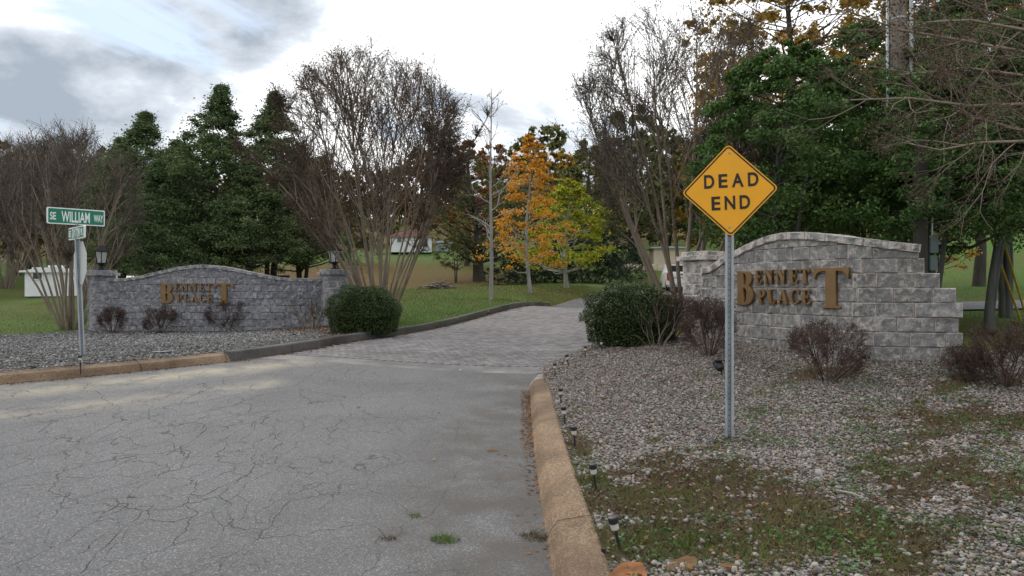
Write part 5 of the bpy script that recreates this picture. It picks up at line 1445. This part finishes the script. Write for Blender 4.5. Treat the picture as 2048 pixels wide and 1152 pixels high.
for wx in (1.45,):
    w_ = MB().box((wx, -2.53, 1.1), (.8, .06, .9)).build('window', M['glass_dark'], hs_)
shed('tan_shed', 1334, 527, 60, 2.6, 3, 1.3, .15, R(-4), M['tan_wall'], M['grey_wall'], 'low tan shed behind the tall bare crape myrtle', door=False)
x, D = (1292 - 1024) / FPX * 54, 54
rw = empty('retaining_wall', (x, D, T(x, D) - .2), R(8)); tag(rw, 'low pale stone edging at the top of the grassy bank', 'wall')
for k in range(4):
    me = rough_box(.9, .35, .62, np.random.default_rng(k), .03); me.materials.append(M['tan_wall']); o = link(bpy.data.objects.new('stone', me), rw); o.location = (-1.4 + k * .92, .1 * math.sin(k), .0)
# pale blue car-like shape near the house: a parked trailer roof
shed('blue_shed', 888, 500, 84, 1.3, 2.0, 1.0, .3, R(-10), M['pale_blue'], M['pale_blue'], 'small pale blue shed beside the red roofed house', door=False)
# dark low fence rail behind the wall
x, D = (543 - 1024) / FPX * 38, 38
be = empty('park_bench', (x, D, T(x, D) - .02), R(6)); tag(be, 'dark low bench on the leaf litter behind the blue grey wall', 'bench')
be.scale = (1.0, 1.0, 1.25)
for dz, dy in ((.45, -.12), (.45, .0), (.45, .12)): MB().box((0, dy, dz), (1.8, .1, .04)).build('seat_slat', M['iron'], be)
for dz in (.62, .76, .9): MB().box((0, .2, dz), (1.8, .03, .1)).build('back_slat', M['iron'], be)
for sx_ in (-.8, .8): MB().box((sx_, .02, .22), (.06, .4, .44)).build('leg', M['iron'], be)

# ------------------------------------------------------------------ pickup truck
def truck():
    D = 44.0; x = (1366 - 1024) / FPX * D
    e = empty('pickup_truck', (x, D, T(x, D) - ROAD_DROP), R(-8)); tag(e, 'white pickup truck parked on the lane behind the tall bare crape myrtle', 'truck')
    W2 = 1.0
    side_ = [(0, .62), (0, 1.42), (1.95, 1.42), (1.98, 1.40), (2.05, 1.95), (3.5, 1.97), (4.25, 1.40), (5.6, 1.25), (5.8, .95), (5.8, .5), (5.35, .45), (5.2, .75), (4.75, .95), (4.3, .75), (4.15, .45), (1.65, .45), (1.5, .75), (1.05, .95), (.6, .75), (.45, .55)]
    n = len(side_); vs_ = []
    for sx_ in (-1, 1):
        for y, z in side_: vs_.append((sx_ * (W2 - (.14 if z > 1.5 else 0)), y, z))
    fs_ = [tuple(range(n)), tuple(range(2 * n - 1, n - 1, -1))] + [((i + 1) % n, i, n + i, n + (i + 1) % n) for i in range(n)]
    b = MB().add(vs_, fs_).build('body', M['truck_white'], e, bevel=.03)
    MB().box((0, 1.0, 1.40), (1.7, 1.7, .06)).build('bed_liner', M['black_plastic'], b)
    tg = MB().box((0, -.02, 1.03), (1.52, .05, .62)).build('tailgate', M['truck_white'], e, bevel=.015)
    MB().box((0, -.055, 1.26), (.30, .03, .08)).build('handle', M['black_plastic'], tg)
    MB().box((0, -.05, 1.06), (1.36, .02, .10)).build('panel_line', M['grey_wall'], tg)
    for s in (-1, 1): MB().box((s * .89, -.02, 1.12), (.18, .07, .46)).build('tail_light', M['red_lamp'], e, bevel=.02)
    bp = MB().box((0, -.12, .56), (1.95, .22, .2)).build('bumper', M['chrome'], e, bevel=.03)
    MB().box((0, -.24, .58), (.34, .02, .16)).build('number_plate', M['white_paint'], bp)
    MB().box((0, .5, .42), (1.6, .9, .26)).build('undercarriage', M['black_plastic'], e)
    rw_ = MB().add([(-.72, 1.955, 1.47), (.72, 1.955, 1.47), (.66, 2.03, 1.87), (-.66, 2.03, 1.87)], [(0, 1, 2, 3)]).build('rear_window', M['glass_dark'], e)
    rw_.location = (0, -.03, 0)
    for s in (-1, 1):
        for y in (1.05, 4.75):
            w = MB().lathe([(.20, -.13), (.36, -.12), (.39, -.08), (.39, .08), (.36, .12), (.20, .13)], n=18).build('wheel', M['rubber'], e); w.rotation_euler = (0, R(90), 0); w.location = (s * .86, y, .39)
            MB().lathe([(.2, -.135), (.2, .135), (.05, .14)], n=12).build('rim', M['chrome'], w)
truck()

# ------------------------------------------------------------------ brush pile, rocks, bits
x, D = (880 - 1024) / FPX * 38.5, 38.5
bp = empty('brush_pile', (x, D, T(x, D))); tag(bp, 'pile of cut grey branches lying on the lawn', 'brush pile')
r_ = np.random.default_rng(4); S = Tubes()
for i in range(110):
    c = np.array([r_.normal(0, .38), r_.normal(0, .3), 0]); c[2] = max(.03, .34 * math.exp(-(c[0] / .5) ** 2)) * r_.random()
    d = unit(r_, 1)[0] * np.array([1, .6, .28]) * r_.uniform(.2, .6); S.add([c - d, c + r_.normal(0, .03, 3), c + d], [.03, .024, .01], 4)
S.build('branches', M['brush'], bp)
def rock(name, px, py, dims, rz, m_, label, seed, D=None):
    r_ = np.random.default_rng(seed); x, D = ground_pt(px, py)
    u = unit(r_, 60); 
    import bmesh
    bm = bmesh.new(); bmesh.ops.create_icosphere(bm, subdivisions=3, radius=1)
    k1 = r_.normal(size=(5, 3)) * 1.6; ph = r_.uniform(0, 6, 5)
    for v in bm.verts:
        c = np.array(v.co); s = 1 + sum(.09 * math.sin(float(k @ c) * 1.6 + p) for k, p in zip(k1, ph)) + r_.normal(0, .015)
        q = c * s; q[2] = np.clip(q[2], -.7, .62); v.co = q * np.array(dims)
    me = bpy.data.meshes.new(name); bm.to_mesh(me); bm.free(); me.materials.append(m_)
    o = link(bpy.data.objects.new(name, me)); o.location = (x, D, T(x, D)); o.rotation_euler = (R(4), R(-6), rz); tag(o, label, 'rock'); return o
r0 = MB(); pg = [(-.10, -.17), (.075, -.19), (.088, .02), (.085, .085), (.03, .10), (-.02, .085), (-.06, .03), (-.115, -.07)]
x, D = ground_pt(1256, 1150)
r0.add([(a, b, .0) for a, b in pg] + [(a * .97, b * .97, .022 + .008 * a * 10) for a, b in pg], [tuple(range(8, 16)), tuple(range(7, -1, -1))] + [(i, (i + 1) % 8, 8 + (i + 1) % 8, 8 + i) for i in range(8)])
o = r0.build('flat_rock', M['rock_rust'], None, bevel=.004); o.location = (x, D, T(x, D) + .004); o.rotation_euler = (R(3), R(4), 0); tag(o, 'rusty orange flat rock at the end of the tan kerb', 'rock')
rock('clay_clod', 1365, 1132, (.10, .06, .022), .3, M['rock_tan'], 'brown lump of clay beside the rusty flat rock', 2)
rock('stone', 1452, 1134, (.06, .03, .018), -.5, M['rock_tan'], 'tan oblong stone beyond the brown lump of clay', 3)
rock('stone', 1873, 1000, (.035, .03, .022), .5, mat_plain('pale_stone', (.42, .40, .38), .85, .2), 'large pale stone among the green clover', 6)
for px, py, L_, rz, m_, lb in ((985, 903, .10, .35, M['fallen_gold'], 'orange twig lying on the asphalt by the leafy gutter'), (1700, 1000, .2, -1.0, M['bark_pale'], 'pale dry twig lying across the brown thatch')):
    x, D = ground_pt(px, py, drop=ROAD_DROP if px < 1060 else 0); z = T(x, D) - (ROAD_DROP if px < 1060 else -.03)
    o = MB().tube([(-L_ / 2, 0, .012), (0, .01, .016), (L_ / 2, 0, .01)], [.006, .007, .004], 5).build('twig', m_); o.location = (x, D, z); o.rotation_euler = (0, 0, rz); tag(o, lb, 'twig')

# ------------------------------------------------------------------ scattered stuff
ICO_V = np.array([(0, 0, -1), (.7236, -.5257, -.4472), (-.2764, -.8506, -.4472), (-.8944, 0, -.4472), (-.2764, .8506, -.4472), (.7236, .5257, -.4472), (.2764, -.8506, .4472), (-.7236, -.5257, .4472), (-.7236, .5257, .4472), (.2764, .8506, .4472), (.8944, 0, .4472), (0, 0, 1)])
ICO_F = np.array([(0, 1, 2), (1, 0, 5), (0, 2, 3), (0, 3, 4), (0, 4, 5), (1, 5, 10), (2, 1, 6), (3, 2, 7), (4, 3, 8), (5, 4, 9), (1, 10, 6), (2, 6, 7), (3, 7, 8), (4, 8, 9), (5, 9, 10), (6, 10, 11), (7, 6, 11), (8, 7, 11), (9, 8, 11), (10, 9, 11)])[:, ::-1]
OCT_V = np.array([(1, 0, 0), (0, 1, 0), (-1, 0, 0), (0, -1, 0), (0, 0, 1), (0, 0, -1)], dtype=float)
OCT_F = np.array([(0, 1, 4), (1, 2, 4), (2, 3, 4), (3, 0, 4), (1, 0, 5), (2, 1, 5), (3, 2, 5), (0, 3, 5)])
def rotations(r_, n):
    q = r_.normal(size=(n, 4)); q /= np.linalg.norm(q, axis=1)[:, None]; w, x, y, z = q.T
    return np.stack([1 - 2 * (y * y + z * z), 2 * (x * y - z * w), 2 * (x * z + y * w), 2 * (x * y + z * w), 1 - 2 * (x * x + z * z), 2 * (y * z - x * w), 2 * (x * z - y * w), 2 * (y * z + x * w), 1 - 2 * (x * x + y * y)], 1).reshape(-1, 3, 3)
def stones(name, XY, r_, size, m_, label, base=(ICO_V, ICO_F), lift=.25):
    n = len(XY); BV, BF = base
    s = size * np.exp(r_.normal(0, .34, n)); ax = r_.uniform(.6, 1.15, (n, 3)) * np.array([1, .8, .6])
    V = BV[None] * (1 + r_.normal(0, .13, (n, len(BV), 1))) * ax[:, None] * s[:, None, None]
    V = np.einsum('nij,nkj->nki', rotations(r_, n), V)
    V[:, :, 2] *= .75
    V[:, :, 0] += XY[:, 0:1]; V[:, :, 1] += XY[:, 1:2]; V[:, :, 2] += (Tn(XY) + s * lift)[:, None] + r_.uniform(0, .004, (n, 1))
    F = (np.arange(n)[:, None, None] * len(BV) + BF[None]).reshape(-1, 3)
    o = obj_np(name, V.reshape(-1, 3), F, m_); tag(o, label, 'gravel', kind='stuff'); return o
M['stone_a'] = make_stone('mixed_gravel', [(0, (.11, .10, .095)), (.3, (.21, .198, .188)), (.46, (.30, .28, .262)), (.66, (.22, .155, .112)), (.82, (.35, .33, .31)), (1, (.10, .07, .05))])
M['stone_b'] = make_stone('grey_gravel', [(0, (.07, .07, .07)), (.4, (.145, .145, .143)), (.75, (.225, .22, .215)), (1, (.36, .35, .34))])
def scatter(r_, n, x0, x1, y0, y1, poly, keep=None, dens=None):
    P = np.column_stack([r_.uniform(x0, x1, n), r_.uniform(y0, y1, n)])
    k = inside(P, poly)
    # only what can be seen, with a margin to the sides
    k &= np.abs(P[:, 0]) < P[:, 1] * .80 + 1.2
    if keep is not None: k &= r_.random(n) < keep(P)
    return P[k]
rs = np.random.default_rng(31)
near_bed = lambda P: (1 - .93 * soil_mask(P)) * np.clip(1.25 - P[:, 1] * .028, .6, 1) * (dist_line(P, np.array(Rn)) > .285)
P1 = scatter(rs, 150000, .3, 9.5, 2.6, 13.2, BED_R, near_bed)
nr = P1[:, 1] < 6.2
stones('gravel', P1[nr], rs, .0142, M['stone_a'], 'mixed grey and tan gravel spread over the weedy bed below the dead end sign')
stones('gravel', P1[~nr], rs, .0158, M['stone_a'], 'mixed grey and tan gravel spread up to the pale block wall', base=(OCT_V, OCT_F), lift=.3)
P2 = scatter(rs, 70000, -16, -3, 8, 20.5, BED_L, lambda P: (1 - .75 * mulch_mask(P)) * ((dist_line(P, LEFT_EDGE) > .28) & (dist_line(P, PL.P) > .1)))
stones('gravel', P2, rs, .021, M['stone_b'], 'even grey gravel spread before the blue grey wall', base=(OCT_V, OCT_F), lift=.35)

def blades(name, XY, r_, h, w, m_, label, cat, dz=0.0, spread=.5, parent=None):
    n = len(XY); a = r_.uniform(0, 2 * np.pi, n); hh = h * r_.uniform(.5, 1.3, n); z = Tn(XY) + dz
    d = np.column_stack([np.cos(a), np.sin(a)]) * (w * r_.uniform(.6, 1.3, n))[:, None]; t = r_.normal(0, spread, (n, 2)) * hh[:, None]
    V = np.stack([np.column_stack([XY - d, z]), np.column_stack([XY + d, z]), np.column_stack([XY + t, z + hh])], 1).reshape(-1, 3)
    o = obj_np(name, V, np.arange(n * 3).reshape(-1, 3), m_, parent); tag(o, label, cat, kind='stuff'); return o
# thatch, moss and clover in the near bed
def thatch_keep(P): return soil_mask(P) * (dist_line(P, np.array(Rn)) > .26)
P3 = scatter(rs, 170000, .4, 9, 2.6, 10.5, BED_R, lambda P: thatch_keep(P) * np.clip(1.3 - P[:, 1] * .09, .3, 1))
blades('dry_thatch', P3, rs, .032, .005, M['thatch'], 'dry brown moss and thatch creeping over the gravel', 'thatch', spread=1.1)
def patch(P, seed, sc, thr): return np.clip((vnoise(P, sc, seed) - thr) * 8, 0, 1)
P4 = scatter(rs, 90000, .4, 9, 2.6, 10.5, BED_R, lambda P: patch(P, 21, 2.6, .53) * np.clip((P[:, 0] - 1.2 + (P[:, 1] < 4.3) * 1.0) * .8, .05, 1) * np.clip(1.35 - P[:, 1] * .1, .15, 1) * (dist_line(P, np.array(Rn)) > .3))
V, F = leaf_arrays(np.column_stack([P4, Tn(P4) + rs.uniform(.012, .04, len(P4))]), rs, .024, .75, 1.6); o = obj_np('clover', V, F, M['weed']); tag(o, 'low green clover patches among the gravel', 'clover', kind='stuff')
moss_k = lambda P: np.clip(np.exp(-(((P[:, 0] - .95) / .6) ** 2 + ((P[:, 1] - 3.85) / .32) ** 2)) * 1.2 + patch(P, 23, 1.8, .56) * .4 * soil_mask(P) + .9 * np.exp(-(((P[:, 0] - .57) / .13) ** 2 + ((P[:, 1] - 5.3) / .6) ** 2)) + .4 * np.exp(-(((P[:, 0] - 2.2) / .5) ** 2 + ((P[:, 1] - 3.8) / .4) ** 2)), 0, 1) * (dist_line(P, np.array(Rn)) > .24)
P5 = scatter(rs, 90000, .4, 6, 2.6, 8.5, BED_R, moss_k)
blades('moss_grass', P5, rs, .035, .0035, M['blade'], 'mossy green grass near the tan kerb and the rusty rock', 'grass', spread=.7)
# lawn grass
LAWN_NEAR = np.array([(-2.4, 17.9), (-1.4, 20.6), (.2, 25), (1.7, 29.3), (4.2, 35), (4.2, 42), (-9, 44), (-9, 21.5), (-4.6, 21.3), (-3.6, 18.5)])
P6 = scatter(rs, 120000, -9, 5, 17, 44, LAWN_NEAR, lambda P: np.clip(1.9 - P[:, 1] * .04, .12, 1))
blades('lawn_grass', P6, rs, .055, .006, M['blade'], 'mown grass on the lawn beside the driveway', 'grass', -.01)
LAWN_L = np.array([(-12.9, 20.2), (-13.8, 18.7), (-17, 17.6), (-26, 15.5), (-34, 40), (-14, 40), (-12.6, 22)])
P7 = scatter(rs, 70000, -34, -12, 15, 40, LAWN_L, lambda P: np.clip(1.7 - P[:, 1] * .035, .15, 1))
blades('lawn_grass', P7, rs, .055, .006, M['blade'], 'mown grass on the lawn beyond the stop sign', 'grass', -.01)
LAWN_R = np.array([(6.4, 10.3), (7.2, 11), (14, 11.8), (22, 10.5), (30, 40), (9, 40), (8, 22), (5, 13)])
P8 = scatter(rs, 70000, 5, 30, 10, 40, LAWN_R, lambda P: np.clip(1.5 - P[:, 1] * .03, .2, 1) * ((P[:, 1] < 18.4 + .02 * P[:, 0]) | (P[:, 1] > 22.1)))
blades('lawn_grass', P8, rs, .055, .006, M['blade'], 'shaded grass under the hollies past the stepped wall', 'grass', -.01)
# fallen leaves
def litter(P, r_, size, m_, label, dz=.012, up=2.5):
    V, F = leaf_arrays(np.column_stack([P, Tn(P) + dz + r_.uniform(0, .012, len(P))]), r_, size, .7, up); o = obj_np('fallen_leaves', V, F, m_); tag(o, label, 'leaves', kind='stuff'); return o
def along(r_, line, n, dmin, dmax, side, lo=0, hi=1, pw=1.6):
    p = Path2(line); out = []
    for _ in range(n):
        u = p.L * (lo + (hi - lo) * r_.random()); q = p.at(u); t = p.tan(u); nn = np.array([-t[1], t[0]]) * side
        out.append(q + nn * (dmin + (dmax - dmin) * r_.random() ** pw))
    return np.array(out)
litter(np.concatenate([along(rs, Rn, 420, .01, .13, 1, .80, .985), along(rs, Rn, 260, .01, .10, 1, .72, .99), along(rs, Rn, 90, .01, .35, 1, .62, .99, 3)]), rs, .030, M['fallen'], 'brown leaves gathered in the gutter of the tan kerb', -ROAD_DROP + .006)
litter(along(rs, Ln, 900, .01, .18, -1, .55, 1), rs, .034, M['fallen'], 'dark leaves gathered below the brown rolled kerb', -ROAD_DROP + .006)
litter(along(rs, Lf, 1600, .01, .32, -1), rs, .036, M['fallen'], 'brown leaves gathered along the dark grey kerb', -ROAD_DROP + .008)
litter(along(rs, Le, 1100, -.6, .4, -1, 0, .7, 1), rs, .05, M['fallen'], 'brown leaves along the lane edge beyond the kerb', .0)
Pm = scatter(rs, 9000, -7, -2.6, 14, 20.4, BED_L, mulch_mask); litter(Pm, rs, .04, M['fallen'], 'brown leaf mulch around the wall pillar and the boxwood')
Pm = scatter(rs, 16000, .4, 9, 2.8, 13, BED_R, lambda P: (.22 + .45 * soil_mask(P) * (P[:, 1] > 6) + .5 * np.exp(-(((P[:, 0] - 4.2) / .7) ** 2 + ((P[:, 1] - 9.2) / .4) ** 2)) + .6 * np.exp(-(((P[:, 0] - 2.4) / 1.2) ** 2 + ((P[:, 1] - 12.1) / .5) ** 2))) * (dist_line(P, np.array(Rn)) > .3))
litter(Pm, rs, .026, M['fallen'], 'brown fallen leaves scattered over the weedy gravel bed', .02, 1.5)
Pm = scatter(rs, 5000, -4, 6, 19, 44, LAWN_NEAR, lambda P: .08 + .9 * np.exp(-(((P[:, 0] - 1.4) / 2.2) ** 2 + ((P[:, 1] - 33) / 5) ** 2)))
litter(Pm, rs, .07, M['fallen_gold'], 'golden fallen leaves scattered on the lawn under the orange tree', .03, 1.2)
rr_ = np.random.default_rng(3)
for i, (px, py, sz, lb) in enumerate(((878, 827, .05, 'single dark red leaf on the open asphalt'), (868, 921, .04, 'single yellow green leaf on the asphalt'), (920, 741, .06, 'white scrap lying by the apron edge'))):
    x, D = ground_pt(px, py, drop=ROAD_DROP); V, F = leaf_arrays(np.array([[0, 0, 0.012]]), rr_, sz, .7, 3.0, .05); o = obj_np('leaf' if i < 2 else 'paper_scrap', V, F, (M['leaf_rust'], M['leaf_mixed'], M['white_paint'])[i]); o.location = (x, D, T(x, D) - ROAD_DROP); tag(o, lb, 'leaf' if i < 2 else 'litter')
# grass tufts growing from the pavement cracks
TU = [(890, 1080, 260, .09, 'green grass tuft growing from the asphalt near the tan kerb'), (1070, 1075, 200, .10, 'dry grass tuft at the gutter of the tan kerb'), (830, 1033, 50, .05, 'tiny grass tuft in the asphalt crack'), (778, 1078, 50, .05, 'tiny brown tuft in the asphalt crack')]
for i, (px, py, n, rad, lb) in enumerate(TU):
    x, D = ground_pt(px, py, drop=ROAD_DROP); e = empty('grass_tuft', (x, D, T(x, D) - ROAD_DROP)); tag(e, lb, 'grass tuft')
    a = rr_.uniform(0, 6.28, n); q = rad * np.sqrt(rr_.random(n)); XY = np.column_stack([q * np.cos(a), q * np.sin(a) * .8])
    h = .03 * rr_.uniform(.4, 1.3, n); t = rr_.normal(0, .9, (n, 2)) * h[:, None]; d = np.column_stack([np.cos(a + 1), np.sin(a + 1)]) * .0025
    V = np.stack([np.column_stack([XY - d, np.zeros(n)]), np.column_stack([XY + d, np.zeros(n)]), np.column_stack([XY + t, h])], 1).reshape(-1, 3)
    obj_np('blades', V, np.arange(n * 3).reshape(-1, 3), M['blade'] if i in (0, 2) else M['thatch'], e)
